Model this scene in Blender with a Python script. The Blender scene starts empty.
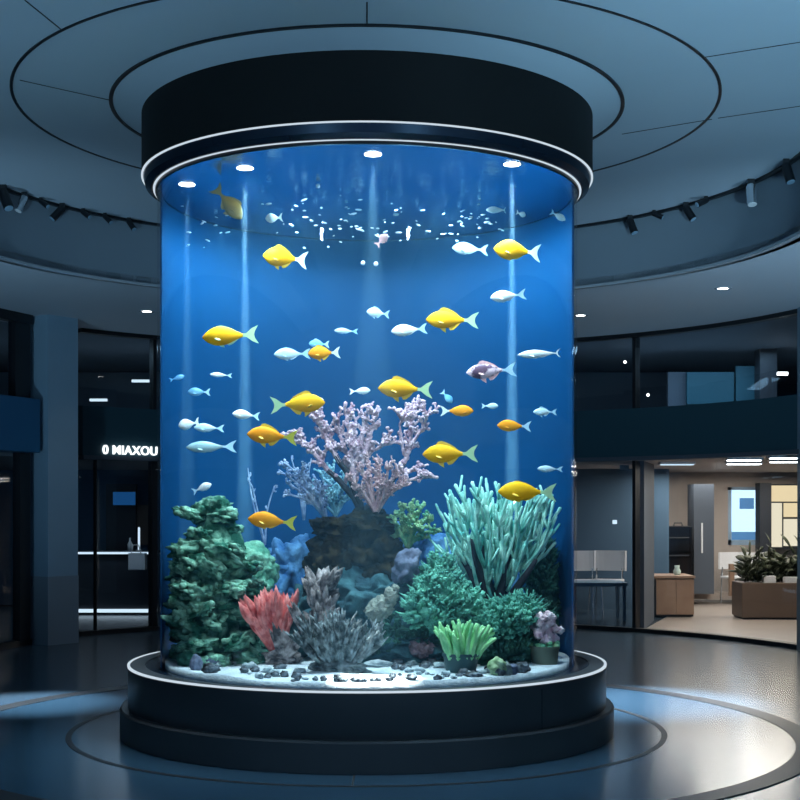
import bpy, bmesh, math, random
from mathutils import Vector, Matrix, noise, Euler
PI = math.pi
sc = bpy.context.scene
COL = sc.collection
F = 1350.0                      # focal length in pixels of an 800 px frame
CAMX, CAMY, EYE = 0.234, -9.86, 1.6
def P(px, py, d):               # photo pixel at distance d -> place in the room
    return Vector((CAMX + (px-400)/F*d, CAMY + d, EYE - (py-508)/F*d))
def rnd(seed): return random.Random(seed)

# ------------------------------------------------------------------ materials
def mat(name, base, rough=.5, metal=0.0, var=None, scale=6.0, bump=0.0, bscale=30.0, emit=None, estr=0.0,
        spec=0.5, detail=4.0, lo=.35, hi=.65, sss=0.0, trans=0.0):
    m = bpy.data.materials.new(name); m.use_nodes = True
    nt = m.node_tree; b = nt.nodes['Principled BSDF']
    b.inputs['Base Color'].default_value = (*base, 1); b.inputs['Roughness'].default_value = rough
    b.inputs['Metallic'].default_value = metal; b.inputs['Specular IOR Level'].default_value = spec
    tc = nt.nodes.new('ShaderNodeTexCoord')
    if var:
        n = nt.nodes.new('ShaderNodeTexNoise'); n.inputs['Scale'].default_value = scale; n.inputs['Detail'].default_value = detail
        r = nt.nodes.new('ShaderNodeValToRGB')
        r.color_ramp.elements[0].position = lo; r.color_ramp.elements[0].color = (*base, 1)
        r.color_ramp.elements[1].position = hi; r.color_ramp.elements[1].color = (*var, 1)
        nt.links.new(tc.outputs['Object'], n.inputs['Vector']); nt.links.new(n.outputs['Fac'], r.inputs['Fac'])
        nt.links.new(r.outputs['Color'], b.inputs['Base Color'])
    if bump:
        n2 = nt.nodes.new('ShaderNodeTexNoise'); n2.inputs['Scale'].default_value = bscale; n2.inputs['Detail'].default_value = 6
        bp = nt.nodes.new('ShaderNodeBump'); bp.inputs['Strength'].default_value = bump; bp.inputs['Distance'].default_value = .02
        nt.links.new(tc.outputs['Object'], n2.inputs['Vector']); nt.links.new(n2.outputs['Fac'], bp.inputs['Height'])
        nt.links.new(bp.outputs['Normal'], b.inputs['Normal'])
    if emit:
        b.inputs['Emission Color'].default_value = (*emit, 1); b.inputs['Emission Strength'].default_value = estr
    return m

def glass_mat(name, tint=(.9, .95, 1), base=.04, top=.5, rough=.01):
    m = bpy.data.materials.new(name); m.use_nodes = True; nt = m.node_tree; nt.nodes.clear()
    o = nt.nodes.new('ShaderNodeOutputMaterial'); mx = nt.nodes.new('ShaderNodeMixShader')
    t = nt.nodes.new('ShaderNodeBsdfTransparent'); g = nt.nodes.new('ShaderNodeBsdfGlossy')
    t.inputs['Color'].default_value = (*tint, 1); g.inputs['Roughness'].default_value = rough
    lw = nt.nodes.new('ShaderNodeLayerWeight'); lw.inputs['Blend'].default_value = .5
    pw = nt.nodes.new('ShaderNodeMath'); pw.operation = 'POWER'; pw.inputs[1].default_value = 5
    mr = nt.nodes.new('ShaderNodeMapRange'); mr.inputs['To Min'].default_value = base; mr.inputs['To Max'].default_value = top
    nt.links.new(lw.outputs['Facing'], pw.inputs[0]); nt.links.new(pw.outputs[0], mr.inputs['Value'])
    nt.links.new(mr.outputs['Result'], mx.inputs['Fac']); nt.links.new(t.outputs[0], mx.inputs[1])
    nt.links.new(g.outputs[0], mx.inputs[2]); nt.links.new(mx.outputs[0], o.inputs['Surface'])
    return m

def emis(name, col, s):
    m = bpy.data.materials.new(name); m.use_nodes = True; nt = m.node_tree; nt.nodes.clear()
    o = nt.nodes.new('ShaderNodeOutputMaterial'); e = nt.nodes.new('ShaderNodeEmission')
    e.inputs['Color'].default_value = (*col, 1); e.inputs['Strength'].default_value = s
    nt.links.new(e.outputs[0], o.inputs['Surface']); return m

M = {}
M['ceiling'] = mat('ceiling_paint', (.50, .58, .66), .75, var=(.54, .62, .70), scale=.6)
M['ceiling_disc'] = mat('ceiling_disc_paint', (.50, .58, .66), .7)
M['fascia'] = mat('fascia_paint', (.27, .33, .39), .7, var=(.29, .35, .41), scale=.8)
M['soffit'] = mat('soffit_paint', (.66, .72, .80), .7)
M['floor'] = mat('polished_floor', (.045, .078, .115), .22, var=(.055, .092, .13), scale=1.3, spec=.6)
M['floor_disc'] = mat('polished_floor_disc', (.024, .058, .095), .18, var=(.030, .066, .105), scale=1.1, spec=.6)
M['black'] = mat('black_trim', (.008, .01, .014), .4)
M['seam'] = mat('dark_seam', (.02, .025, .03), .6)
M['lid'] = mat('dark_lid_paint', (.004, .0045, .005), .6, spec=.3, var=(.005, .0055, .006), scale=2)
M['lid_metal'] = mat('dark_blue_metal', (.02, .035, .06), .25, metal=.6)
M['base'] = mat('charcoal_base_paint', (.040, .042, .046), .38, var=(.046, .048, .052), scale=2)
M['rim'] = mat('pale_steel', (.75, .8, .86), .25, metal=.4)
M['chrome'] = mat('bright_steel', (.8, .85, .9), .15, metal=.9)
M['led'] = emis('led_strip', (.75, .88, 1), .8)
M['glass_tank'] = glass_mat('tank_glass', (.985, .995, 1), .015, .25)
M['glass'] = glass_mat('shop_glass', (.82, .88, .93), .035, .6)
M['band'] = mat('dark_band_panel', (.028, .078, .105), .5, spec=.3)
M['blue_band'] = mat('blue_band_panel', (.02, .15, .32), .35)
M['column'] = mat('grey_column', (.26, .40, .52), .6, var=(.29, .43, .55), scale=1.5)
M['column_low'] = mat('dark_column_foot', (.24, .30, .36), .6)
M['wall_blue'] = mat('dim_blue_wall', (.06, .12, .19), .8)
M['wall_teal'] = mat('teal_panel', (.02, .10, .14), .6)
M['wall_grey'] = mat('grey_wall', (.16, .20, .25), .8)
M['wall_warm'] = mat('warm_wall', (.50, .43, .38), .8, var=(.53, .46, .41), scale=1.2)
M['shop_ceiling'] = mat('shop_ceiling', (.42, .38, .36), .8)
M['wood'] = mat('pale_oak', (.36, .24, .17), .5, var=(.30, .19, .13), scale=3)
M['brown'] = mat('brown_laminate', (.12, .082, .06), .5)
M['dark'] = mat('dark_grey', (.03, .035, .045), .5)
M['oven'] = mat('oven_black', (.008, .008, .01), .15)
M['slate'] = mat('slate_blue_panel', (.075, .095, .125), .6)
M['white'] = mat('white_plastic', (.75, .76, .78), .5)
M['lamp_white'] = emis('lamp_white', (1, .95, .88), 9)
M['lamp_cool'] = emis('lamp_cool', (.8, .92, 1), 1.3)
M['down'] = emis('downlight_white', (1, .97, .92), 12)
M['sign'] = emis('sign_white', (.95, .98, 1), 1.6)
M['screen'] = emis('screen_blue', (.02, .14, .4), .5)
M['panel_lit'] = emis('lit_menu_panel', (1, .72, .40), 1.3)
M['panel_lit2'] = emis('lit_menu_panel_pale', (1, .80, .55), 1.3)
M['day'] = emis('daylight_outside', (.80, .92, 1), 2.4)
M['day2'] = emis('daylight_outside_blue', (.25, .48, .75), .9)
M['leaf'] = mat('dark_leaf', (.015, .026, .014), .5, var=(.05, .06, .03), scale=9)
# tank
M['panel'] = mat('blue_acrylic_panel', (.001, .060, .175), .6, spec=.15)
M['sand'] = mat('white_sand', (.74, .80, .84), .95, var=(.55, .62, .66), scale=14, bump=.5, bscale=60)
M['surface'] = mat('water_surface_mirror', (.55, .80, .95), .2, metal=1.0, bump=.3, bscale=6)
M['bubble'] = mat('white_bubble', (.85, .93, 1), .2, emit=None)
M['yellow'] = mat('yellow_scales', (.90, .52, .008), .6, var=(.86, .40, .004), scale=7, spec=.15)
M['orange'] = mat('orange_scales', (.86, .29, .006), .6, var=(.90, .38, .01), scale=7, spec=.15)
M['tan'] = mat('tan_scales', (.55, .38, .10), .45, var=(.30, .25, .12), scale=8)
M['fin_green'] = mat('pale_green_fin', (.46, .76, .42), .45)
M['fin_pale'] = mat('pale_fin', (.62, .80, .75), .45)
M['fin_yellow'] = mat('yellow_fin', (.85, .55, .02), .45)
M['fin_lime'] = mat('lime_fin', (.60, .62, .06), .45)
M['pale'] = mat('pale_blue_scales', (.42, .68, .80), .35, var=(.62, .80, .86), scale=6)
M['whitef'] = mat('white_scales', (.82, .90, .90), .4, var=(.60, .74, .78), scale=9)
M['bluef'] = mat('blue_scales', (.10, .38, .66), .4, var=(.25, .55, .78), scale=8)
M['greyteal'] = mat('grey_teal_scales', (.24, .45, .50), .4, var=(.34, .52, .55), scale=8)
M['mottle'] = mat('mauve_mottled_scales', (.10, .05, .10), .45, var=(.80, .62, .70), scale=16, lo=.46, hi=.54)
M['pinkf'] = mat('pink_scales', (.85, .50, .50), .4)
M['fin_blue'] = mat('pale_blue_fin', (.40, .68, .84), .4)
M['eye'] = mat('fish_eye', (.01, .01, .01), .15)
M['moss'] = mat('mossy_green', (.018, .10, .065), .85, spec=.15, var=(.40, .74, .54), scale=9, bump=.8, bscale=45, lo=.42, hi=.72)
M['moss2'] = mat('mint_green', (.05, .24, .15), .8, var=(.26, .55, .38), scale=12, bump=.7, bscale=50)
M['bush'] = mat('sea_green', (.02, .16, .12), .8, var=(.14, .46, .33), scale=10, bump=.5, bscale=50)
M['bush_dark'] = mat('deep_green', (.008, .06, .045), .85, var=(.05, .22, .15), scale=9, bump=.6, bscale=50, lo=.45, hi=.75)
M['tuft'] = mat('yellow_green', (.06, .30, .18), .8, var=(.40, .60, .30), scale=14, bump=.4)
M['teal'] = mat('teal_coral', (.10, .46, .40), .6, var=(.50, .88, .74), scale=7)
M['trunk'] = mat('dark_trunk', (.018, .02, .03), .8, bump=.4)
M['pinkc'] = mat('lavender_pink_coral', (.50, .30, .38), .8, var=(.90, .66, .72), scale=16, bump=.8, bscale=80)
M['pinkc2'] = mat('dusky_pink_coral', (.50, .27, .29), .85, var=(.80, .52, .52), scale=18, bump=.8, bscale=80)
M['lav'] = mat('pale_lavender_coral', (.22, .30, .50), .8, var=(.55, .62, .78), scale=16, bump=.6, bscale=70)
M['cyan'] = mat('pale_cyan_coral', (.14, .36, .46), .8, var=(.42, .66, .72), scale=12, bump=.4)
M['redc'] = mat('coral_red', (.60, .07, .065), .65, var=(.95, .34, .30), scale=14, bump=.4, bscale=60)
M['greyc'] = mat('grey_brown_coral', (.055, .047, .05), .8, spec=.2, var=(.48, .42, .41), scale=17, lo=.38, hi=.66, bump=.6, bscale=60)
M['silver'] = mat('silver_grey_coral', (.05, .07, .075), .8, spec=.1, var=(.34, .40, .41), scale=18, lo=.38, hi=.66, bump=.5, bscale=60)
M['rock'] = mat('dark_brown_rock', (.006, .006, .005), .95, spec=.1, var=(.055, .043, .022), scale=9, bump=1, bscale=24, lo=.42, hi=.72)
M['rock_teal'] = mat('dark_teal_rock', (.010, .05, .07), .9, var=(.05, .15, .17), scale=8, bump=1, bscale=24)
M['rock_blue'] = mat('blue_rock', (.04, .17, .42), .85, var=(.20, .44, .74), scale=7, bump=.9, bscale=28)
M['stone_grey'] = mat('grey_green_stone', (.06, .09, .085), .85, var=(.28, .34, .32), scale=9, bump=.7, bscale=30)
M['stone_dark'] = mat('dark_stone', (.012, .016, .022), .7, var=(.22, .26, .30), scale=16, bump=.6, lo=.45, hi=.68)
M['stone_blue'] = mat('slate_stone', (.06, .075, .13), .75, var=(.17, .20, .29), scale=9, bump=.6)
M['stone_pale'] = mat('pale_stone', (.50, .58, .60), .8, var=(.24, .30, .33), scale=12, bump=.6)
M['sponge'] = mat('grey_tan_sponge', (.17, .20, .17), .9, var=(.32, .34, .28), scale=18, bump=.8, bscale=60)
M['purple'] = mat('purple_brown_coral', (.14, .085, .10), .9, var=(.34, .22, .26), scale=16, bump=.9, bscale=50)
M['anem'] = mat('bright_green_fingers', (.14, .52, .20), .5, var=(.42, .80, .40), scale=14)
M['pot_teal'] = mat('dark_teal_pot', (.02, .075, .085), .5)
M['pot_olive'] = mat('olive_grey_pot', (.10, .12, .09), .6, var=(.13, .15, .11), scale=8)
M['pinkw'] = mat('pink_white_coral', (.74, .42, .52), .7, var=(.95, .84, .86), scale=12, bump=.6, bscale=60)
M['shell'] = mat('green_shell', (.16, .30, .12), .6, var=(.45, .58, .34), scale=12, bump=.4)

# ------------------------------------------------------------------ mesh builder
_ICO = {}
def ico(sub):
    if sub not in _ICO:
        bm = bmesh.new(); bmesh.ops.create_icosphere(bm, subdivisions=sub, radius=1)
        _ICO[sub] = ([v.co.copy() for v in bm.verts], [[v.index for v in f.verts] for f in bm.faces]); bm.free()
    return _ICO[sub]

class MB:
    def __init__(s): s.v = []; s.f = []
    def add(s, vs, fs):
        o = len(s.v); s.v += [tuple(x) for x in vs]; s.f += [[i+o for i in f] for f in fs]
    def box(s, c, size, rz=0.0):
        R = Matrix.Rotation(rz, 3, 'Z'); hx, hy, hz = (q/2 for q in size)
        vs = [Vector(c) + R @ Vector((x*hx, y*hy, z*hz)) for x in (-1, 1) for y in (-1, 1) for z in (-1, 1)]
        s.add(vs, [(0,1,3,2), (4,6,7,5), (0,4,5,1), (2,3,7,6), (0,2,6,4), (1,5,7,3)]); return s
    def lathe(s, prof, n=96, c=(0, 0), a0=0.0, a1=2*PI, closed=True):
        full = abs(a1-a0-2*PI) < 1e-6; na = n if full else n+1; k = len(prof); vs = []; fs = []
        for i in range(na):
            a = a0 + (a1-a0)*i/n
            for r, z in prof: vs.append((c[0]+r*math.cos(a), c[1]+r*math.sin(a), z))
        for i in range(n):
            j = (i+1) % na
            for q in range(k if closed else k-1):
                p = (q+1) % k
                fs.append((i*k+q, j*k+q, j*k+p, i*k+p))
        if not full and closed:
            fs.append(tuple(range(k-1, -1, -1))); fs.append(tuple((na-1)*k+q for q in range(k)))
        s.add(vs, fs); return s
    def tube(s, pts, rad, n=7, tip=True, flat=1.0):
        pts = [Vector(p) for p in pts]; m = len(pts)
        rad = rad if hasattr(rad, '__len__') else [rad]*m
        vs = []; fs = []; up = None
        for i, p in enumerate(pts):
            t = (pts[min(i+1, m-1)] - pts[max(i-1, 0)])
            if t.length < 1e-9: t = Vector((0, 0, 1))
            t.normalize()
            if up is None:
                up = t.orthogonal().normalized()
            else:
                up = (up - t*up.dot(t)); up = up.normalized() if up.length > 1e-6 else t.orthogonal().normalized()
            sd = t.cross(up)
            for k in range(n):
                a = 2*PI*k/n; vs.append(p + (up*math.cos(a) + sd*math.sin(a)*flat)*rad[i])
        for i in range(m-1):
            for k in range(n):
                l = (k+1) % n; fs.append((i*n+k, i*n+l, (i+1)*n+l, (i+1)*n+k))
        a = len(vs); e = (pts[-1]-pts[-2]).normalized()*rad[-1]*(.8 if tip else 0)
        vs.append(pts[0]); vs.append(pts[-1]+e)
        for k in range(n):
            l = (k+1) % n; fs.append((a, l, k)); fs.append((a+1, (m-1)*n+k, (m-1)*n+l))
        s.add(vs, fs); return s
    def blob(s, c, size, sub=3, amp=.25, freq=1.6, seed=0, rot=None, oct=3):
        vs, fs = ico(sub); size = Vector(size) if hasattr(size, '__len__') else Vector((size,)*3)
        off = Vector((seed*3.17, seed*1.73, seed*2.31)); R = rot if rot else Matrix.Identity(3); out = []
        for v in vs:
            h = noise.fractal(v*freq+off, 1.0, 2.0, oct)
            w = v*(1+amp*h); out.append(Vector(c) + R @ Vector((w.x*size.x, w.y*size.y, w.z*size.z)))
        s.add(out, fs); return s
    def prism(s, poly, y0, y1, fn=None):   # outline in x/z given depth in y
        n = len(poly); vs = [(x, y0, z) for x, z in poly] + [(x, y1, z) for x, z in poly]
        fs = [tuple(range(n)), tuple(range(2*n-1, n-1, -1))] + [(i, i+n, (i+1) % n+n, (i+1) % n) for i in range(n)]
        if fn: vs = [fn(Vector(v)) for v in vs]
        s.add(vs, fs); return s
    def wall(s, pts, z0, z1, th, closed=False):   # upright sheet along plan points, thickness th to the outside
        m = len(pts); vs = []
        for i in range(m):
            a = Vector(pts[max(i-1, 0)]); b = Vector(pts[min(i+1, m-1)]); t = (b-a).normalized(); nrm = Vector((-t.y, t.x))
            p = Vector(pts[i]); q = p + nrm*th
            vs += [(p.x, p.y, z0), (p.x, p.y, z1), (q.x, q.y, z1), (q.x, q.y, z0)]
        fs = []
        for i in range(m-1):
            for k in range(4): l = (k+1) % 4; fs.append((i*4+k, (i+1)*4+k, (i+1)*4+l, i*4+l))
        fs.append((3, 2, 1, 0)); fs.append(tuple((m-1)*4+k for k in range(4)))
        s.add(vs, fs); return s
    def strip(s, A, B, z0, z1):                   # slab between two plan curves
        m = len(A); vs = []
        for a, b in zip(A, B): vs += [(a[0], a[1], z0), (b[0], b[1], z0), (b[0], b[1], z1), (a[0], a[1], z1)]
        fs = []
        for i in range(m-1):
            for k in range(4): l = (k+1) % 4; fs.append((i*4+k, (i+1)*4+k, (i+1)*4+l, i*4+l))
        fs.append((3, 2, 1, 0)); fs.append(tuple((m-1)*4+k for k in range(4)))
        s.add(vs, fs); return s
    def build(s, name, m, parent=None, smooth=False, bevel=0.0, loc=None, angle=None):
        me = bpy.data.meshes.new(name)
        org = Vector(loc) if loc is not None else Vector((0, 0, 0))
        me.from_pydata([tuple(Vector(v)-org) for v in s.v], [], s.f); me.update()
        bm = bmesh.new(); bm.from_mesh(me); bmesh.ops.recalc_face_normals(bm, faces=bm.faces); bm.to_mesh(me); bm.free()
        me.materials.append(m)
        if smooth or angle:
            me.polygons.foreach_set('use_smooth', [True]*len(me.polygons))
            if angle: me.set_sharp_from_angle(angle=angle)
        o = bpy.data.objects.new(name, me); COL.objects.link(o); o.location = org
        if parent: link(o, parent)
        if bevel:
            b = o.modifiers.new('bevel', 'BEVEL'); b.width = bevel; b.segments = 2; b.limit_method = 'ANGLE'
        return o
def link(o, parent):
    # parts are built in room coordinates; keep them where they stand (parents are only moved or turned afterwards)
    o.parent = parent
    o.location = o.location - world_loc(parent)
def world_loc(o):
    v = Vector(o.location)
    while o.parent: o = o.parent; v += o.location
    return v
def thing(name, label, cat, loc, group=None):
    o = bpy.data.objects.new(name, None); COL.objects.link(o); o.location = loc; o.empty_display_size = .1
    return tag(o, label, cat, group)
def tag(o, label, cat, group=None, kind=None):
    o['label'] = label; o['category'] = cat
    if group: o['group'] = group
    if kind: o['kind'] = kind
    return o
def struct(o, label=None, cat=None):
    o['kind'] = 'structure'
    if label: o['label'] = label
    if cat: o['category'] = cat
    return o
def copy_tree(o, parent=None):
    c = o.copy(); COL.objects.link(c); c.parent = parent
    for ch in o.children: copy_tree(ch, c)
    return c

# ------------------------------------------------------------------ the hall
GC, GR = (0, 3.66), 5.08
FC, FR = (-.03, 1.04), 3.55
def U(c, R, yf, n=64):
    p = [(c[0]-R, yf), (c[0]-R, (yf+c[1])/2)]
    for i in range(n+1):
        a = PI - PI*i/n; p.append((c[0]+R*math.cos(a), c[1]+R*math.sin(a)))
    return p + [(c[0]+R, (yf+c[1])/2), (c[0]+R, yf)]
def arc(a0, a1, R=GR, n=24):
    return [(GC[0]+R*math.cos(math.radians(a0+(a1-a0)*i/n)), GC[1]+R*math.sin(math.radians(a0+(a1-a0)*i/n))) for i in range(n+1)]
def hit(px):                     # angle of the glass wall behind a photo column
    k = (px-400)/F; best = None
    for i in range(4000):
        a = math.radians(180*i/3999); x = GC[0]+GR*math.cos(a); y = GC[1]+GR*math.sin(a)
        e = abs((x-CAMX)/(y-CAMY)-k)
        if best is None or e < best[0]: best = (e, math.degrees(a))
    return best[1]

floor = struct(MB().box((0, 3, -.1), (34, 34, .2)).build('floor', M['floor']), 'grey polished floor of the round hall', 'floor')
struct(MB().lathe([(1.70, -.02), (3.02, -.02), (3.02, .003), (1.70, .003)], 160).build('floor_disc', M['floor_disc']), 'paler round floor disc around the aquarium', 'floor')
struct(MB().lathe([(2.105, -.01), (2.145, -.01), (2.145, .006), (2.105, .006)], 160).build('trim_1', M['black']), 'thin dark inlaid ring in the floor close to the base', 'trim')
struct(MB().lathe([(3.00, -.01), (3.16, -.01), (3.16, .006), (3.00, .006)], 160).build('trim_2', M['black']), 'wide dark inlaid ring in the floor', 'trim')
struct(MB().box((-.04, -1.96, .0), (.012, .34, .010)).build('trim_3', M['seam']), 'short dark floor joint in front of the base', 'trim')

CZ = 4.475
struct(MB().lathe([(1.60, 4.385), (1.835, CZ), (1.835, CZ+.06), (1.60, CZ+.06)], 128).build('ceiling_recess', M['ceiling_disc'], smooth=False, angle=.5), 'pale sloped ceiling ring around the lid', 'ceiling')
struct(MB().lathe([(1.835, CZ), (9.5, CZ), (9.5, CZ+.08), (1.835, CZ+.08)], 128).build('ceiling', M['ceiling']), 'blue grey flat ceiling', 'ceiling')
struct(MB().lathe([(1.825, CZ-.012), (1.85, CZ-.012), (1.85, CZ+.01), (1.825, CZ+.01)], 160).build('trim_4', M['black']), 'thin dark inner ring on the ceiling', 'trim')
struct(MB().lathe([(2.495, CZ-.006), (2.515, CZ-.006), (2.515, CZ+.01), (2.495, CZ+.01)], 160).build('trim_5', M['black']), 'thin dark outer ring on the ceiling', 'trim')
k = 6
for px0, py0, px1, py1 in ((367, 2, 367, 25), (25, 0, 62, 30), (20, 80, 110, 100), (705, 57, 800, 42), (622, 134, 712, 119), (718, 118, 800, 106)):
    def onc(px, py): d = (CZ-EYE)*F/(508-py); return P(px, py, d)
    a, b = onc(px0, py0), onc(px1, py1); m_ = (a+b)/2; t = b-a
    struct(MB().box((m_.x, m_.y, CZ), (t.length, .008, .006), math.atan2(t.y, t.x)).build('trim_%d' % k, M['seam']), 'fine dark joint between ceiling panels', 'trim'); k += 1

UF = U(FC, FR, -9); UG = U(GC, GR+.25, -9)
struct(MB().wall(UF, 3.85, CZ+.02, .12).build('wall_fascia', M['fascia'], angle=.6), 'curved dark upper wall below the ceiling edge', 'wall')
struct(MB().strip([(x*1.0, y) for x, y in UF], UG, 3.85, 3.93).build('ceiling_soffit', M['soffit']), 'blue grey curved underside with downlights', 'ceiling')
struct(MB().wall(U((FC[0], FC[1]), FR-.03, -9), 3.835, 3.862, .05).build('trim_%d' % k, M['rim'], angle=.6), 'thin pale metal lip along the curved upper wall', 'trim'); k += 1
UO = U(GC, 13.5, -9)
struct(MB().strip(U(GC, GR+.05, -9), UO, 2.22, 2.55).build('ceiling_shop', M['shop_ceiling']), 'low ceiling of the shops', 'ceiling')
struct(MB().strip(U(GC, GR+.05, -9), UO, 3.88, 4.0).build('ceiling_upper', M['wall_grey']), 'ceiling of the upper storey', 'ceiling')
struct(MB().wall(UO, 0, 4.0, .15).build('wall_outer', M['wall_blue']), 'dim outer wall', 'wall')

aL, aR = hit(79), hit(797)
# spandrel band between the storeys
struct(MB().wall(arc(aL, aR-3, GR-.08, 60), 2.26, 2.88, .14).build('wall_band', M['band'], angle=.6), 'dark curved band between lower and upper windows', 'wall')
struct(MB().wall(arc(aL, aR-3, GR-.10, 60), 2.21, 2.262, .12).build('trim_%d' % k, M['slate'], angle=.6), 'thin grey strip under the dark band', 'trim'); k += 1
struct(MB().wall(arc(aL, aR-3, GR-.06, 60), 3.80, 3.86, .12).build('trim_%d' % k, M['black'], angle=.6), 'black head strip above the upper windows', 'trim'); k += 1
struct(MB().wall(arc(aL, aR-3, GR-.06, 60), 0.0, .055, .12).build('trim_%d' % k, M['black'], angle=.6), 'black foot strip of the shop glazing', 'trim'); k += 1
cuts = [aL, hit(95), hit(154), 110, 97, 83, 70, hit(635), aR]
wn = 1
WL = ['narrow dark shop window beside the left column', 'tall shop window under the white letters', None, None, None, None,
      'dim shop window at the right edge of the tank', 'wide bright shop window looking into the warm cafe']
for i in range(len(cuts)-1):
    for (z0, z1, lv) in ((.055, 2.21, 0), (2.88, 3.80, 1)):
        if lv == 1 and i == 0: continue
        a0 = cuts[i] if not (lv == 1 and i == 1) else cuts[0]
        p = MB().wall(arc(a0, cuts[i+1], GR, 16), z0, z1, .015).build('window_%d' % wn, M['glass'], angle=.6)
        struct(p, (WL[i] or 'curved shop window behind the tank') if lv == 0 else 'curved dark upper window %s' % (
            'left of the tank' if i < 3 else 'behind the tank' if i < 5 else 'right of the tank'), 'window')
        ae = cuts[i+1]; wid = {0: .35, 1: .9, 6: .55}.get(i, .5)
        if i < len(cuts)-2:
            w2 = .9 if (i == 1 and lv == 0) else (.25 if i == 0 else .5)
            fr = MB().wall(arc(ae+w2/2, ae-w2/2, GR-.03, 3), z0, z1, .05 if i == 0 else .12)
            fr.build('frame', M['black'], p)
        wn += 1

# left column and the nearer bay at the picture's edge
def column(name, lbl, cx, cy, w, dpt, rz):
    o = struct(MB().box((cx, cy, .42+1.73), (w, dpt, 3.46), rz).build(name, M['column']), lbl, 'column')
    MB().box((cx, cy, .40), (w+.01, dpt+.01, .80), rz).build('foot', M['column_low'], o); return o
d = 15.75; e0, e1, e2 = P(28, 508, 16.15), P(48, 508, 15.7), P(78, 508, 16.05)
v1 = (e2-e1); rz = math.atan2(v1.y, v1.x)
u = Vector((math.cos(rz), math.sin(rz), 0)); w_ = Vector((-u.y, u.x, 0)); cc = e1 + u*(v1.length/2) + w_*.22
column('column', 'grey square column with a dark foot left of the shop window', cc.x, cc.y, v1.length, .44, rz)
A, B = Vector((P(27, 508, 15.75).x, P(27, 508, 15.75).y)), Vector((P(-70, 508, 14.2).x, P(-70, 508, 14.2).y))
bay = [(-5.5, -9), (-5.35, 1.5), tuple(B), tuple(A)]
p = struct(MB().wall(bay, .055, 2.26, .015).build('window_%d' % wn, M['glass']), 'dark shop window at the left edge', 'window'); wn += 1
def along(t): q = A.lerp(B, t); return (q.x, q.y)
dirn = (B-A).normalized(); rzb = math.atan2(dirn.y, dirn.x)
def baybox(t0, t1, z0, z1, th, inn=0.0):
    q = A.lerp(B, (t0+t1)/2); n_ = Vector((-dirn.y, dirn.x)); q = q + n_*inn
    return ((q.x, q.y, (z0+z1)/2), ((B-A).length*abs(t1-t0), th, z1-z0), rzb)
MB().box(*baybox(.0, .12, 0, 2.26, .1)).box(*baybox(-.02, 1.0, 0, .07, .1)).build('frame', M['black'], p)
p = struct(MB().wall(bay, 2.88, 3.80, .015).build('window_%d' % wn, M['glass']), 'dark upper window at the left edge', 'window'); wn += 1
MB().box(*baybox(.0, .17, 2.88, 3.80, .1)).box(*baybox(-.02, 1.0, 3.74, 3.86, .12)).build('frame', M['black'], p)
struct(MB().box(*baybox(.02, 1.05, 2.24, 2.86, .30, .06)).build('wall_blue_band', M['blue_band'], bevel=.01), 'glossy blue band between the storeys at the left edge', 'wall')
q = P(797.3, 508, 15.2)
column('column', 'grey square column cut by the right edge', q.x+.26, q.y-.26, .52, .52, 0)

# rooms behind the glass
struct(MB().box((-3.2, 12.2, 1.12), (8.8, .12, 2.2)).build('wall_back_left', M['wall_blue']), 'dim blue back wall of the left shop', 'wall')
struct(MB().box((-1, 12.6, 3.2), (14, .12, 1.3)).build('wall_back_upper', M['wall_grey']), 'dim back wall of the upper storey', 'wall')
qa, qb = P(638, 508, 17.75), P(648.5, 508, 19.3)
struct(MB().wall([(qb.x, qb.y), (qa.x, qa.y)], 0, 2.22, .08).build('wall_partition', M['slate']), 'slate blue partition beside the cafe counter', 'wall')
struct(MB().box((2.9, 11.6, 1.11), (3.2, .1, 2.22)).build('wall_back_middle', M['wall_blue']), 'dark back wall of the dim cafe corner', 'wall')
struct(MB().box((1.3, 10.4, 1.11), (.1, 2.6, 2.22)).build('wall_divider', M['wall_blue']), 'dark dividing wall behind the tank', 'wall')
dB = 23.5; yB = dB+CAMY
def slab(px0, px1, py0, py1, d, th, name, m, parent=None, bevel=0.0):
    a, b = P(px0, py0, d), P(px1, py1, d)
    return MB().box(((a.x+b.x)/2, a.y+th/2, (a.z+b.z)/2), (abs(b.x-a.x), th, abs(b.z-a.z)), 0).build(name, m, parent, bevel=bevel)
# warm back wall with a window opening
wa, wb, wc = P(655, 508, dB).x, P(728, 508, dB).x, P(760, 508, dB).x
zb, zt = P(0, 545, dB).z, P(0, 487, dB).z
w = MB().box(((wa+wb)/2, yB+.1, 1.11), (wb-wa, .2, 2.22)).box(((wb+wc)/2, yB+.1, zb/2), (wc-wb, .2, zb)).box(((wb+wc)/2, yB+.1, (zt+2.22)/2), (wc-wb, .2, 2.22-zt)).box((wc+2.5, yB+.1, 1.11), (5, .2, 2.22))
struct(w.build('wall_back_cafe', M['wall_warm']), 'warm beige back wall of the cafe', 'wall')
p = struct(slab(729, 759, 488, 544, dB+.08, .02, 'window_%d' % wn, M['glass']), 'bright daylight window at the back of the cafe', 'window'); wn += 1
fr = MB()
for (x0, x1, y0, y1) in ((728, 760, 487, 490), (728, 760, 540, 545), (728, 731.5, 487, 545), (758.5, 760, 487, 545)):
    a, b = P(x0, y0, dB), P(x1, y1, dB); fr.box(((a.x+b.x)/2, yB+.08, (a.z+b.z)/2), (b.x-a.x, .16, a.z-b.z))
fr.build('frame', mat('pale_blue_frame', (.35, .50, .66), .5), p)
bd = thing('city_building', 'pale building in daylight seen through the cafe window', 'building', (wb+.4, yB+1.2, 0))
slab(722, 768, 480, 532, dB+1.35, .2, 'facade', M['day'], bd)
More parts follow.
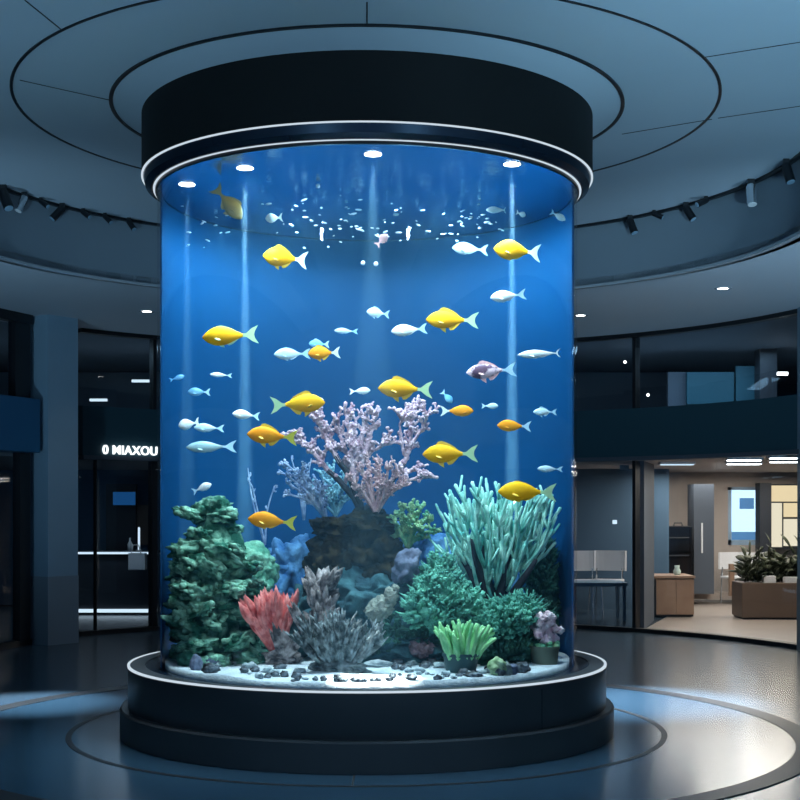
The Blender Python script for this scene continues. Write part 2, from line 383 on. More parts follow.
slab(740, 754, 498, 509, dB+1.3, .04, 'shutter', M['day2'], bd)
slab(734, 762, 532, 545, dB+1.15, .2, 'balcony', M['day2'], bd)
struct(slab(760, 771.5, 483, 592, dB-.4, .3, 'column', M['dark'])  , 'dark pillar between the cafe window and the lit board', 'column')
struct(slab(694, 714, 484, 594, dB-1.2, .5, 'column', M['slate']), 'slate blue pillar behind the cafe counter', 'column')
s_ = slab(701.5, 703, 523, 553, dB-1.24, .03, 'wall_sign', M['white']); tag(s_, 'thin white upright sign on the slate blue pillar', 'sign')
struct(slab(694, 737, 593, 599, dB-.9, .5, 'trim_%d' % k, M['wall_warm']), 'low pale step beside the planter', 'trim'); k += 1

M['cafe_floor'] = mat('warm_cafe_floor', (.34, .29, .26), .3, var=(.38, .33, .29), scale=1.5)
struct(MB().strip(arc(aR-4, hit(638), GR+.06, 24), arc(aR-4, 61, GR+5.6, 24), -.01, .004).build('floor_cafe', M['cafe_floor']), 'warm beige floor of the cafe', 'floor')
# lit menu board
t = thing('menu_board', 'warm glowing board divided into panels behind the planter', 'board', P(786, 548, dB-.35))
slab(770, 806, 484, 549, dB-.32, .08, 'frame', M['dark'], t)
for (x0, x1, y0, y1, mm) in ((771.5, 805, 485.5, 501.5, 'panel_lit'), (771.5, 782, 503, 547, 'panel_lit2'), (784, 805, 503, 517, 'panel_lit'), (784, 805, 519, 546, 'panel_lit2')):
    slab(x0, x1, y0, y1, dB-.36, .03, 'panel', M[mm], t)

# cafe counter, oven tower
t = thing('service_counter', 'small oak counter with two front panels in the cafe', 'counter', P(675, 617, 19.6))
dC = 19.7
c0, c1 = P(656, 577, dC), P(694, 617, dC)
MB().box(((c0.x+c1.x)/2, c0.y+.35, (c0.z)/2), (c1.x-c0.x-.01, .66, c0.z-.03)).build('carcass', M['dark'], t)
for (x0, x1) in ((656.3, 676), (676.4, 694)):
    slab(x0, x1, 579.5, 614.5, dC-.02, .03, 'front_panel', M['wood'], t)
MB().box(((c0.x+c1.x)/2-.03, c0.y+.33, c0.z), (c1.x-c0.x+.08, .76, .035)).build('countertop', M['wood'], t)
v = MB(); cv = P(677, 576, dC+.3); z = c0.z+.0175
v.lathe([(.0, z), (.045, z), (.06, z+.05), (.035, z+.10), (.04, z+.14), (.03, z+.14), (.0, z+.03)], 16, (cv.x, cv.y), closed=False)
tag(v.build('vase', M['fin_pale'], smooth=True), 'small pale vase on the oak counter', 'vase')
t = thing('oven_tower', 'black oven tower with two units behind the oak counter', 'oven', P(678, 600, dB-1.6))
slab(664, 692, 526, 606, dB-1.5, .6, 'cabinet', M['oven'], t, .01)
for y0, y1 in ((536, 551), (554, 575)):
    dr = slab(665.5, 691, y0, y1, dB-1.54, .04, 'oven_door', M['oven'], t)
    slab(668, 689, y0+1, y0+2.2, dB-1.58, .03, 'handle', M['dark'], dr)
h0 = P(678, 526, dB-1.3)
MB().tube([(h0.x-.07, h0.y, h0.z), (h0.x-.06, h0.y, h0.z+.05), (h0.x+.06, h0.y, h0.z+.05), (h0.x+.07, h0.y, h0.z)], .012, 6).build('top_handle', M['dark'], t)

# planter with plants
dP = 19.3
t = thing('planter_box', 'long dark brown planter box full of green plants in the cafe', 'planter', P(770, 619, dP))
c0, c1 = P(742, 583, dP), P(836, 618, dP)
MB().box(((c0.x+c1.x)/2, c0.y+.3, (c0.z+.03)/2+.0), (c1.x-c0.x, .6, c0.z-.03)).build('trough', M['brown'], t, bevel=.01)
MB().box(((c0.x+c1.x)/2, c0.y+.31, .02), (c1.x-c0.x-.06, .54, .04)).build('plinth', M['black'], t)
def leaf(mb, base, dr, L, W, curve=.0, thick=.12, n=5):
    dr = Vector(dr).normalized(); pts = []; rad = []
    sag = Vector((0, 0, -1)); 
    for i in range(n+1):
        u_ = i/n; pts.append(Vector(base)+dr*L*u_+sag*curve*L*u_*u_); rad.append(max(W*math.sin(PI*min(1, .12+u_*.88))**.8, W*.06))
    mb.tube(pts, rad, 6, True, thick)
rr = rnd(5)
for i in range(6):
    px = 749+i*12; b = P(px, 584, dP+.28); b.z = c0.z-.0
    mb = MB()
    for j in range(110):
        a = rr.uniform(0, 2*PI); el = rr.uniform(.35, 1.4)
        leaf(mb, b+Vector((rr.uniform(-.08, .08), rr.uniform(-.08, .08), abs(rr.gauss(0, .16)))), (math.cos(a)*math.cos(el), math.sin(a)*math.cos(el), math.sin(el)), rr.uniform(.12, .34), rr.uniform(.025, .05), .3)
    tag(mb.build('leafy_plant', M['leaf'], smooth=True, loc=b), 'dark leafy plant growing in the brown planter box', 'plant', 'plants in the cafe planter')
for (x0, x1, y0, y1, L_) in ((764, 776, 576, 583, 'small white box in front of the plants on the planter edge'), (785, 799, 577, 584, 'white card holder on the planter edge by the right column')):
    tag(slab(x0, x1, y0, y1, dP+.03, .12, 'box', M['white'], bevel=.005), L_, 'box')
tag(slab(730, 734.5, 564, 596, dP+.9, .1, 'wooden_post', M['wood']), 'short wooden post left of the planter box', 'post')

def chair(name, lbl, x, y, s, rz, m, grp=None):
    t = thing(name, lbl, 'chair', (x, y, 0), grp)
    MB().box((x, y, .45*s), (.42*s, .42*s, .04)).build('seat', m, t, bevel=.01)
    bk = MB(); pts = []
    for i in range(9):
        a = PI*(i/8); pts.append((x-.22*s*math.cos(a), y+.19*s+.05*math.sin(a), 0))
    bk.wall([(q[0], q[1]) for q in pts], .58*s, .86*s, .03); bk.build('backrest', m, t)
    for sx in (-1, 1):
        for sy in (-1, 1):
            MB().tube([(x+.18*s*sx, y+.18*s*sy, .45*s if sy < 0 else .62*s), (x+.2*s*sx, y+.2*s*sy, 0)], .013, 6, False).build('leg', M['chrome'], t)
    t.rotation_euler.z = rz
    return t
q = P(738, 0, 22.4); chair('cafe_chair', 'white cafe chair below the daylight window, left of two', q.x, q.y, 1.0, .4, M['white'])
q = P(757, 0, 22.7); chair('cafe_chair', 'white cafe chair below the daylight window, right of two', q.x, q.y, 1.0, 2.6, M['white'])

# dim cafe corner
t = thing('low_table', 'pale low table with thin legs in the dim cafe corner', 'table', P(600, 612, 19.0))
a, b = P(572, 582, 19.0), P(628, 582, 19.0)
MB().box(((a.x+b.x)/2, a.y+.35, .52), (b.x-a.x, .7, .05)).build('tabletop', M['column'], t)
for x in (a.x+.05, b.x-.04):
    for y in (a.y+.06, a.y+.64): MB().box((x, y, .25), (.04, .04, .5)).build('leg', M['column'], t)
q = P(584, 0, 20.4); chair('lounge_chair', 'pale curved chair behind the low table, next to the tank', q.x, q.y, 1.1, .2, M['white'])
q = P(606, 0, 20.5); chair('lounge_chair', 'pale curved chair behind the low table, next to the dark pane frame', q.x, q.y, 1.1, -.4, M['white'])
tag(slab(613, 617, 520, 524, 20.9, .05, 'wall_lamp', M['lamp_cool']), 'small cool wall lamp glowing in the dim cafe corner', 'lamp')
tag(slab(620, 629, 465, 469.5, 17.9, .03, 'exit_plate', M['column']), 'small pale plate hanging at the top of the dim window', 'sign')

# strip lamps in the cafe ceiling
for j, (x0, x1, dd, mm, L_) in enumerate(((728, 760, 16.6, 'lamp_white', 'front white ceiling strip lamp before the daylight window'), (728, 760, 18.0, 'lamp_white', 'rear white ceiling strip lamp before the daylight window'),
        (771, 803, 15.9, 'lamp_white', 'front warm ceiling strip lamp by the right column'), (771, 803, 17.2, 'lamp_white', 'rear warm ceiling strip lamp by the right column'), (661, 693, 18.2, 'lamp_cool', 'dim ceiling strip lamp above the oak counter'))):
    a, b = P(x0, 0, dd), P(x1, 0, dd)
    tt = thing('strip_lamp', L_, 'lamp', ((a.x+b.x)/2, a.y, 2.2))
    MB().box(((a.x+b.x)/2, a.y, 2.205), (b.x-a.x+.04, .16, .03)).build('housing', M['white'], tt)
    MB().box(((a.x+b.x)/2, a.y, 2.183), (b.x-a.x, .12, .014)).build('diffuser', M[mm], tt)

# left shop
dL = 20.2
t = thing('shop_counter', 'dark counter with a glowing edge in the left shop', 'counter', P(118, 615, dL))
a, b = P(70, 553, dL), P(152, 612, dL); zc = a.z
MB().box(((a.x+b.x)/2, a.y+.3, zc/2), (b.x-a.x, .5, zc-.05)).build('body', M['dark'], t)
MB().box(((a.x+b.x)/2, a.y+.28, zc), (b.x-a.x+.04, .6, .045)).build('countertop', M['slate'], t)
MB().box(((a.x+b.x)/2, a.y-.03, zc), (b.x-a.x, .02, .03)).build('edge_light', M['lamp_cool'], t)
MB().box(((a.x+b.x)/2, a.y+.03, .06), (b.x-a.x, .03, .05)).build('plinth_light', M['lamp_cool'], t)
t = thing('paper_bag', 'white paper bag hanging at the front of the left shop counter', 'bag', P(136, 570, dL-.2))
slab(128, 145, 553, 570, dL-.28, .16, 'bag_body', M['white'], t, .01)
hb = P(136, 553, dL-.2); MB().tube([(hb.x-.07, hb.y, hb.z), (hb.x-.04, hb.y, hb.z+.12), (hb.x+.04, hb.y, hb.z+.12), (hb.x+.07, hb.y, hb.z)], .01, 6).build('handle', M['white'], t)
hb = P(130, 552, dL+.3); z = zc+.0225
tag(MB().lathe([(0, z), (.035, z), (.04, z+.10), (.015, z+.15), (.015, z+.2), (0, z+.2)], 14, (hb.x, hb.y), closed=False).build('bottle', M['white'], smooth=True), 'white bottle on the left shop counter', 'bottle')
hb = P(139, 552, dL+.35)
t = thing('counter_lamp', 'slim upright white lamp on the left shop counter', 'lamp', (hb.x, hb.y, zc+.0225))
MB().lathe([(0, z), (.05, z), (.05, z+.015), (0, z+.015)], 14, (hb.x, hb.y)).build('base', M['white'], t)
MB().tube([(hb.x, hb.y, z), (hb.x, hb.y, z+.35)], .016, 8).build('tube', M['lamp_cool'], t)
struct(slab(106, 136, 484, 604, 21.9, .1, 'door_1', M['dark']), 'dark door at the back of the left shop', 'door')
t = thing('wall_screen', 'blue glowing screen above the left shop counter', 'screen', P(124, 505, 21.5))
slab(112, 136, 491, 506, 21.6, .05, 'bezel', M['black'], t); slab(113, 135, 492, 505, 21.57, .03, 'display', M['screen'], t)
tag(slab(137, 152, 505, 545, 21.9, .06, 'brown_panel', M['brown']), 'brown wall panel right of the blue screen', 'panel')
for (x0, x1, yy, L_) in ((90, 107, 400, 'low white strip lamp seen through the upper left window'), (132, 150, 381, 'high white strip lamp seen through the upper left window')):
    a, b = P(x0, yy, 19.5), P(x1, yy, 19.5)
    tag(MB().box(((a.x+b.x)/2, a.y, a.z), (b.x-a.x, .06, .035)).build('strip_lamp', M['lamp_cool']), L_, 'lamp')
# upper storey right
for (x0, x1, y0, y1, L_) in ((687, 734, 372, 404, 'teal panel behind the upper window, left of two'), (736, 760, 366, 402, 'teal panel behind the upper window, right of two')):
    tag(slab(x0, x1, y0, y1, 19.6, .08, 'teal_panel', M['wall_teal']), L_, 'panel')
struct(slab(760, 777, 300, 405, 19.3, .3, 'column', M['dark']), 'dark pillar behind the upper right window', 'column')
struct(slab(668, 687, 372, 408, 19.7, .1, 'wall_upper_pier', M['slate']), 'slate pier behind the upper right window', 'wall')
for (x, y, dd, L_) in ((625, 362, 19, 'tiny bulb behind the upper window above the pane frame'), (648, 395, 19.2, 'tiny bulb low behind the upper right window'), (670, 347, 19.4, 'tiny faint bulb high behind the upper right window')):
    c = P(x, y, dd); tag(MB().blob(c, .02, 2, 0).build('bulb', M['lamp_white'], smooth=True), L_, 'lamp')
tag(slab(778, 788, 372, 375, 18.5, .05, 'strip_lamp', M['lamp_white']), 'short white strip lamp behind the upper window by the right column', 'lamp')

# shop letters on the band
aS = hit(128); R_ = GR-.10; sx, sy = GC[0]+R_*math.cos(math.radians(aS)), GC[1]+R_*math.sin(math.radians(aS))
cu = bpy.data.curves.new('shop_sign', 'FONT'); cu.body = '0 MIAXOU'; cu.size = .160; cu.extrude = .012; cu.offset = .002; cu.space_character = 1.06; cu.align_x = 'LEFT'
so = bpy.data.objects.new('shop_sign', cu); COL.objects.link(so); cu.materials.append(M['sign'])
p0 = P(102, 454, 17.0)
a0 = hit(102); so.location = (GC[0]+R_*math.cos(math.radians(a0)), GC[1]+R_*math.sin(math.radians(a0)), 2.285)
a1 = hit(158); q1 = Vector((GC[0]+R_*math.cos(math.radians(a1)), GC[1]+R_*math.sin(math.radians(a1)), 0))
dd = q1-Vector((so.location.x, so.location.y, 0)); so.rotation_euler = (PI/2, 0, math.atan2(dd.y, dd.x))
so.location.y -= .03; so.location.x -= .04
bpy.context.view_layer.update(); dg = bpy.context.evaluated_depsgraph_get()
me = bpy.data.meshes.new_from_object(so.evaluated_get(dg)); sm = bpy.data.objects.new('shop_letters', me); COL.objects.link(sm)
sm.location = so.location; sm.rotation_euler = so.rotation_euler; bpy.data.objects.remove(so); so = sm; so.name = 'shop_sign'
tag(so, 'glowing white shop letters on the dark band left of the tank', 'sign')

# downlights in the soffit
def downlight(px, py, L_):
    dd = (3.85-EYE)*F/(508-py); c = P(px, py, dd); z = 3.85
    t = thing('downlight', L_, 'light', (c.x, c.y, z), 'round downlights in the soffit')
    MB().lathe([(.055, z-.008), (.085, z-.008), (.085, z+.01), (.055, z+.01)], 24, (c.x, c.y)).build('ring', M['rim'], t)
    MB().lathe([(0, z-.004), (.056, z-.004), (.056, z+.01), (0, z+.01)], 24, (c.x, c.y)).build('lens', M['down'], t)
    l = bpy.data.lights.new('downlight_beam', 'SPOT'); l.energy = 12; l.spot_size = 1.9; l.spot_blend = .8; l.color = (1, .95, .88); l.shadow_soft_size = .05
    o = bpy.data.objects.new('downlight_beam', l); COL.objects.link(o); o.location = (c.x, c.y, z-.03)
downlight(147, 311, 'round downlight in the soffit left of the tank')
downlight(580.5, 315, 'round downlight in the soffit just right of the tank')
downlight(723, 288, 'round downlight in the soffit nearest the right edge')

# track spotlights along the ceiling edge
def fhit(px):
    kx = (px-400)/F; best = None
    for i in range(3000):
        a = math.radians(-10+200*i/2999); x = FC[0]+(FR-.1)*math.cos(a); y = FC[1]+(FR-.1)*math.sin(a)
        e = abs((x-CAMX)/(y-CAMY)-kx)
        if y > .3 and (best is None or e < best[0]): best = (e, x, y)
    return best[1], best[2]
struct(MB().wall(U(FC, FR-.06, -9), CZ-.025, CZ, .04).build('trim_%d' % k, M['black'], angle=.6), 'thin black lamp track along the ceiling edge', 'trim'); k += 1
def track_spot(px, L_, bright, tilt, sz=1.0):
    x, y = fhit(px); z = CZ; sz *= .75
    t = thing('track_spotlight', L_, 'spotlight', (x, y, z), 'track spotlights')
    MB().box((x, y, z-.03*sz), (.05*sz, .03*sz, .06*sz)).build('bracket', M['black'], t)
    dr = Vector((math.sin(tilt), -.25, -math.cos(tilt))).normalized(); a = Vector((x, y, z-.06*sz)); b = a+dr*.15*sz
    MB().tube([a-dr*.02, a, b], [.03*sz, .04*sz, .042*sz], 12, False).build('can', M['chrome'] if bright else M['black'], t, angle=.6)
    MB().tube([b, b+dr*.006], [.036*sz, .034*sz], 12, False).build('lens', M['column'] if not bright else M['white'], t)
for px, L_, br, tl, s_ in ((3, 'black track spotlight at the far left edge of the picture', 0, .4, 1.5), (24, 'pale angled track spotlight at the left', 1, -.35, 1.2), (41, 'small black track spotlight next to the pale angled one', 0, .9, .8), (62, 'larger black track spotlight midway along the left track', 0, -.7, 1.2), (83, 'black track spotlight third from the tank on the left', 0, .9, .8), (105, 'black track spotlight second from the tank on the left', 0, .8, .8), (129, 'black track spotlight nearest the tank on the left', 0, .6, .9),
        (630, 'black track spotlight nearest the tank on the right', 0, .3, 1.2), (654, 'small black track spotlight second from the tank on the right', 0, 1.1, .8), (686, 'black tilted track spotlight between the tank and the pale one', 0, .5, 1.2), (706, 'small dark track spotlight just left of the pale hanging one', 0, -1.1, .9), (751, 'pale hanging track spotlight on the right', 1, 0, 1.5), (786, 'black track spotlight at the right edge of the picture', 0, .2, 1.3)):
    track_spot(px, L_, br, tl, s_)

# ------------------------------------------------------------------ the aquarium
RT = 1.515
aq = thing('aquarium', 'giant cylindrical blue aquarium with dark round base and lid', 'aquarium', (0, 0, 0))
MB().lathe([(1.2, 0), (1.775, 0), (1.775, .185), (1.765, .2), (1.2, .2)], 128).build('lower_base', M['base'], aq, angle=.5)
MB().lathe([(1.1, .18), (1.715, .18), (1.72, .19), (1.72, .455), (1.1, .455)], 128).build('upper_base', M['base'], aq, angle=.5)
MB().lathe([(1.60, .45), (1.722, .455), (1.722, .478), (1.708, .49), (1.60, .49)], 128).build('rim', M['base'], aq, angle=.5)
MB().lathe([(1.705, .482), (1.7235, .482), (1.7235, .4935), (1.705, .4935)], 128).build('base_light_ring', M['led'], aq)  # glow added in place of tank light falling on the rim
MB().lathe([(1.52, .44), (1.61, .44), (1.61, .485), (1.52, .475)], 128).build('gap_ring', M['lid_metal'], aq, angle=.5)
for a in (-PI/2+.72,):
    x, y = 1.7215*math.cos(a), 1.7215*math.sin(a)
    MB().box((x, y, .318), (.006, .004, .27), a+PI/2).build('joint', M['seam'], aq)
MB().lathe([(0, .40), (1.52, .40), (1.52, .47), (0, .47)], 96).build('tank_floor', M['lid_metal'], aq)
MB().lathe([(RT-.02, .47), (RT, .47), (RT, 3.90), (RT-.02, 3.90)], 160).build('glass_cylinder', M['glass_tank'], aq, angle=.5)
MB().lathe([(1.482, .47), (1.494, .47), (1.494, 3.84), (1.482, 3.84)], 160, (0, 0), -.2, PI+.2).build('back_panel', M['panel'], aq, angle=.5)  # added backdrop; its blue stands in for the haze of deep water
MB().lathe([(1.52, 3.95), (1.625, 3.965), (1.625, 4.47), (1.52, 4.47)], 128).build('lid', M['lid'], aq, angle=.5)
MB().lathe([(1.525, 3.872), (1.56, 3.872), (1.60, 3.90), (1.615, 3.955), (1.525, 3.955)], 128).build('lid_bezel', M['lid_metal'], aq, angle=.5)
MB().lathe([(1.60, 3.955), (1.628, 3.955), (1.628, 3.963), (1.60, 3.963)], 128).build('upper_light_ring', M['led'], aq)  # glow rings added for the bright reflecting lines along the lid edge
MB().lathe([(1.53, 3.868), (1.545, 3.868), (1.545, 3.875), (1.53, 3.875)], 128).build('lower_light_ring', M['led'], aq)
MB().lathe([(1.502, 3.85), (1.53, 3.85), (1.53, 3.90), (1.502, 3.90)], 128).build('seal', M['black'], aq)
MB().lathe([(0, 3.845), (1.52, 3.845), (1.52, 3.93), (0, 3.93)], 96).build('lid_ceiling', M['surface'], aq)
LAMPS = [(373, -1.30, 4600, 12, -1.30, .5), (512, -1.05, 125000, 3.0, .45, 1.3), (245, -.95, 75000, 3.4, .65, 1.25), (187, -.50, 20000, 4, .15, 1.4)]
for (px, y, pw, ang, ty, tz) in LAMPS:
    x = CAMX + (px-400)/F*(y-CAMY)
    lp = MB().lathe([(.0, 3.8425), (.062, 3.8425), (.064, 3.85), (.0, 3.85)], 20, (x, y)).build('lamp', M['chrome'], aq)
    MB().lathe([(0, 3.8405), (.055, 3.8405), (.055, 3.843), (0, 3.843)], 20, (x, y)).build('lens', M['down'], lp)
    l = bpy.data.lights.new('lamp_beam', 'SPOT'); l.energy = pw; l.spot_size = math.radians(ang); l.spot_blend = .6; l.color = (1, .95, .90); l.shadow_soft_size = .015
    o = bpy.data.objects.new('lamp_beam', l); COL.objects.link(o); o.location = (x, y, 3.815)
    o.rotation_euler = (Vector((CAMX + (px-400)/F*(ty-CAMY), ty, tz))-o.location).to_track_quat('-Z', 'Y').to_euler()
for i in range(8):  # unseen ring of floods added to light the reef
    a = 2*PI*i/8+.3; r = .62
    l = bpy.data.lights.new('tank_flood', 'SPOT'); l.energy = 38 if math.sin(a) < .5 else 3; l.spot_size = math.radians(176); l.spot_blend = .25; l.color = (.55, .84, 1); l.shadow_soft_size = .10
    o = bpy.data.objects.new('tank_flood', l); COL.objects.link(o); o.location = (r*math.cos(a), r*math.sin(a), 3.78)
for x, y in ((-.75, -1.1), (0, -1.3), (.75, -1.1)):  # more unseen floods, added as front fill for the fish
    l = bpy.data.lights.new('tank_flood', 'SPOT'); l.energy = 120; l.spot_size = math.radians(100); l.spot_blend = .6; l.color = (.70, .90, 1); l.shadow_soft_size = .10
    o = bpy.data.objects.new('tank_flood', l); COL.objects.link(o); o.location = (x, y, 3.78); o.rotation_euler = (.30, 0, 0)

for i in range(12):  # unseen spots added to brighten the top of the backdrop
    a = -.1+(PI+.2)*(i+.5)/12; l = bpy.data.lights.new('tank_rear_light', 'SPOT'); l.energy = 1.2+17*abs(math.cos(a))**1.5; l.spot_size = math.radians(125); l.spot_blend = .9; l.color = (.4, .80, 1); l.shadow_soft_size = .08
    o = bpy.data.objects.new('tank_rear_light', l); COL.objects.link(o); o.location = (.92*math.cos(a), .92*math.sin(a), 3.60)
    o.rotation_euler = Vector((math.cos(a), math.sin(a), -.35)).to_track_quat('-Z', 'Y').to_euler()
for x, y in ((-1.0, -.85), (-.70, -1.1), (.45, -1.2), (1.0, -.85)):  # unseen spots added to whiten the front sand
    l = bpy.data.lights.new('tank_front_lamp', 'SPOT'); l.energy = 125; l.spot_size = math.radians(48); l.spot_blend = .8; l.color = (.86, .95, 1); l.shadow_soft_size = .06
    o = bpy.data.objects.new('tank_front_lamp', l); COL.objects.link(o); o.location = (x, y, 3.79); o.rotation_euler = (.06, 0, 0)
# water body
wm = bpy.data.materials.new('tank_water'); wm.use_nodes = True; nt = wm.node_tree; nt.nodes.clear()
o_ = nt.nodes.new('ShaderNodeOutputMaterial'); ad = nt.nodes.new('ShaderNodeAddShader')
vs_ = nt.nodes.new('ShaderNodeVolumeScatter'); va = nt.nodes.new('ShaderNodeVolumeAbsorption')
vs_.inputs['Color'].default_value = (.22, .64, 1, 1); vs_.inputs['Density'].default_value = .018; vs_.inputs['Anisotropy'].default_value = .0
va.inputs['Color'].default_value = (.35, .85, 1, 1); va.inputs['Density'].default_value = .08
nt.links.new(vs_.outputs[0], ad.inputs[0]); nt.links.new(va.outputs[0], ad.inputs[1]); nt.links.new(ad.outputs[0], o_.inputs['Volume'])
tag(MB().lathe([(0, .475), (RT-.036, .475), (RT-.036, 3.842), (0, 3.842)], 128).build('water', wm), 'clear blue water filling the aquarium', 'water', kind='stuff')

# sand
sd = MB(); nr, na = 36, 120; vs = [(0, 0, .53)]; fs = []
def sandz(x, y):
    r = math.hypot(x, y)
    return .512 + .018*noise.noise(Vector((x*2.2, y*2.2, .3))) + .006*noise.noise(Vector((x*9, y*9, 1))) + .03*max(0, y+.2)
for i in range(1, nr+1):
    for j in range(na):
        a = 2*PI*j/na; r = 1.460*i/nr; x, y = r*math.cos(a), r*math.sin(a); vs.append((x, y, sandz(x, y)))
for j in range(na): fs.append((0, 1+j, 1+(j+1) % na))
for i in range(nr-1):
    for j in range(na):
        l = (j+1) % na; fs.append((1+i*na+j, 1+(i+1)*na+j, 1+(i+1)*na+l, 1+i*na+l))
b0 = len(vs)
for j in range(na): a = 2*PI*j/na; vs.append((1.460*math.cos(a), 1.460*math.sin(a), .47))
for j in range(na):
    l = (j+1) % na; fs.append((1+(nr-1)*na+j, b0+j, b0+l, 1+(nr-1)*na+l))
sd.add(vs, fs); tag(sd.build('sand_bed', M['sand'], smooth=True), 'white sand covering the tank floor', 'sand', kind='stuff')

# --- coral makers -------------------------------------------------
def wob(p, s, r): return p + Vector((r.uniform(-s, s), r.uniform(-s, s), r.uniform(-s, s)))
def twigs(mb, pts, r, n, L, rad, knob=True, up=.4, seg=3, sub=1):
    # side twigs with knobbly tips along a branch
    m = len(pts)-1
    for _ in range(n):
        f = r.uniform(.15, 1)*m; i = min(int(f), m-1); p = pts[i].lerp(pts[i+1], f-i); t = (pts[i+1]-pts[i]).normalized()
        d_ = Vector((r.gauss(0, 1), r.gauss(0, .6), r.gauss(0, 1))); d_ = (d_.normalized()*.8 + t*.7 + Vector((0, 0, up))).normalized()
        l = L*r.uniform(.5, 1.2); q = [p]; 
        for s_ in range(seg): q.append(wob(q[-1]+d_*l/seg, l*.09, r))
        mb.tube(q, [rad*(1-.35*s_/seg) for s_ in range(seg+1)], 5)
        if knob:
            for _k in range(2):
                z_ = q[r.randint(1, seg)]; mb.blob(wob(z_, rad*.8, r), rad*r.uniform(1.0, 1.7), 1, .2, 2, r.random()*9)
        if sub: twigs(mb, q, r, 2, L*.5, rad*.8, knob, up, 2, sub-1)
def smoothline(pts, n=4):
    out = []
    for i in range(len(pts)-1):
        p0, p1, p2, p3 = pts[max(i-1, 0)], pts[i], pts[i+1], pts[min(i+2, len(pts)-1)]
        for k_ in range(n):
            t = k_/n; out.append(.5*((2*p1)+(p2-p0)*t+(2*p0-5*p1+4*p2-p3)*t*t+(3*p1-p0-3*p2+p3)*t**3))
    return out+[pts[-1]]

# 1 central rock, lower rocks
def rock(name, lbl, m, c, size, sub=5, amp=.45, freq=1.5, seed=1, extra=(), cat='rock', rot=None, group=None):
    mb = MB(); mb.blob(c, size, sub, amp, freq, seed, rot, 6)
    for (ec, es, sd_) in extra: mb.blob(ec, es, max(3, sub-1), amp, freq*1.2, sd_, None, 6)
    o = mb.build(name, m, smooth=True, loc=c); return tag(o, lbl, cat, group)
rc = P(356, 560, 10.0)
rock('reef_rock', 'tall dark brown rock tower in the middle holding the pink tree coral', M['rock'], Vector((-.08, .1, 1.18)), (.28, .30, .36), 6, .42, 1.9, 3,
     [(Vector((-.20, .08, 1.44)), (.19, .22, .10), 4), (Vector((.0, .06, 1.49)), (.19, .22, .09), 5), (Vector((-.24, .04, 1.12)), (.20, .22, .24), 6), (Vector((.06, .02, 1.22)), (.20, .24, .20), 8), (Vector((-.30, .02, .98)), (.14, .2, .16), 9)])
rock('reef_rock', 'low dark teal rock mass under the central rock tower', M['rock_teal'], Vector((.02, .10, .80)), (.58, .50, .36), 6, .45, 1.8, 12,
     [(Vector((.26, -.08, .86)), (.24, .22, .22), 14), (Vector((-.30, .05, .74)), (.30, .3, .26), 15), (Vector((.30, -.15, .62)), (.3, .25, .14), 16), (Vector((.08, -.16, .98)), (.22, .16, .12), 17)])
rock('blue_boulder', 'lumpy blue rock behind between the green stack and the rock tower', M['rock_blue'], P(290, 568, 10.5), (.17, .18, .22), 5, .5, 1.7, 21,
     [(P(283, 566, 10.5), (.14, .14, .12), 22), (P(300, 556, 10.6), (.12, .12, .14), 23), (P(286, 600, 10.55), (.22, .2, .2), 24), (P(296, 640, 10.6), (.26, .25, .3), 25)], cat='rock')
rock('blue_boulder', 'deep blue rock behind the teal finger coral and the pale striped rock', M['rock_blue'], P(430, 560, 10.75), (.24, .2, .22), 5, .45, 1.7, 31, [(P(424, 610, 10.7), (.28, .24, .4), 33), (P(408, 536, 10.6), (.15, .14, .12), 34)])
rock('striped_rock', 'small pale blue grey rock on the right flank of the tower', M['stone_blue'], P(406, 567, 9.55), (.085, .08, .13), 4, .4, 1.8, 41, rot=Matrix.Rotation(.6, 3, 'Y'))
rock('sponge', 'grey tan sponge leaning right below the rock tower', M['sponge'], P(379, 608, 9.35), (.10, .07, .075), 4, .4, 2.2, 43, [(P(391, 596, 9.33), (.05, .045, .06), 44), (P(395, 589, 9.33), (.028, .028, .035), 45)], cat='sponge', rot=Matrix.Rotation(-.5, 3, 'Y'))
rock('round_coral', 'small round purple brown coral left of the green fingers', M['purple'], P(421, 648, 9.5), (.085, .08, .07), 4, .25, 3.0, 51, cat='coral')

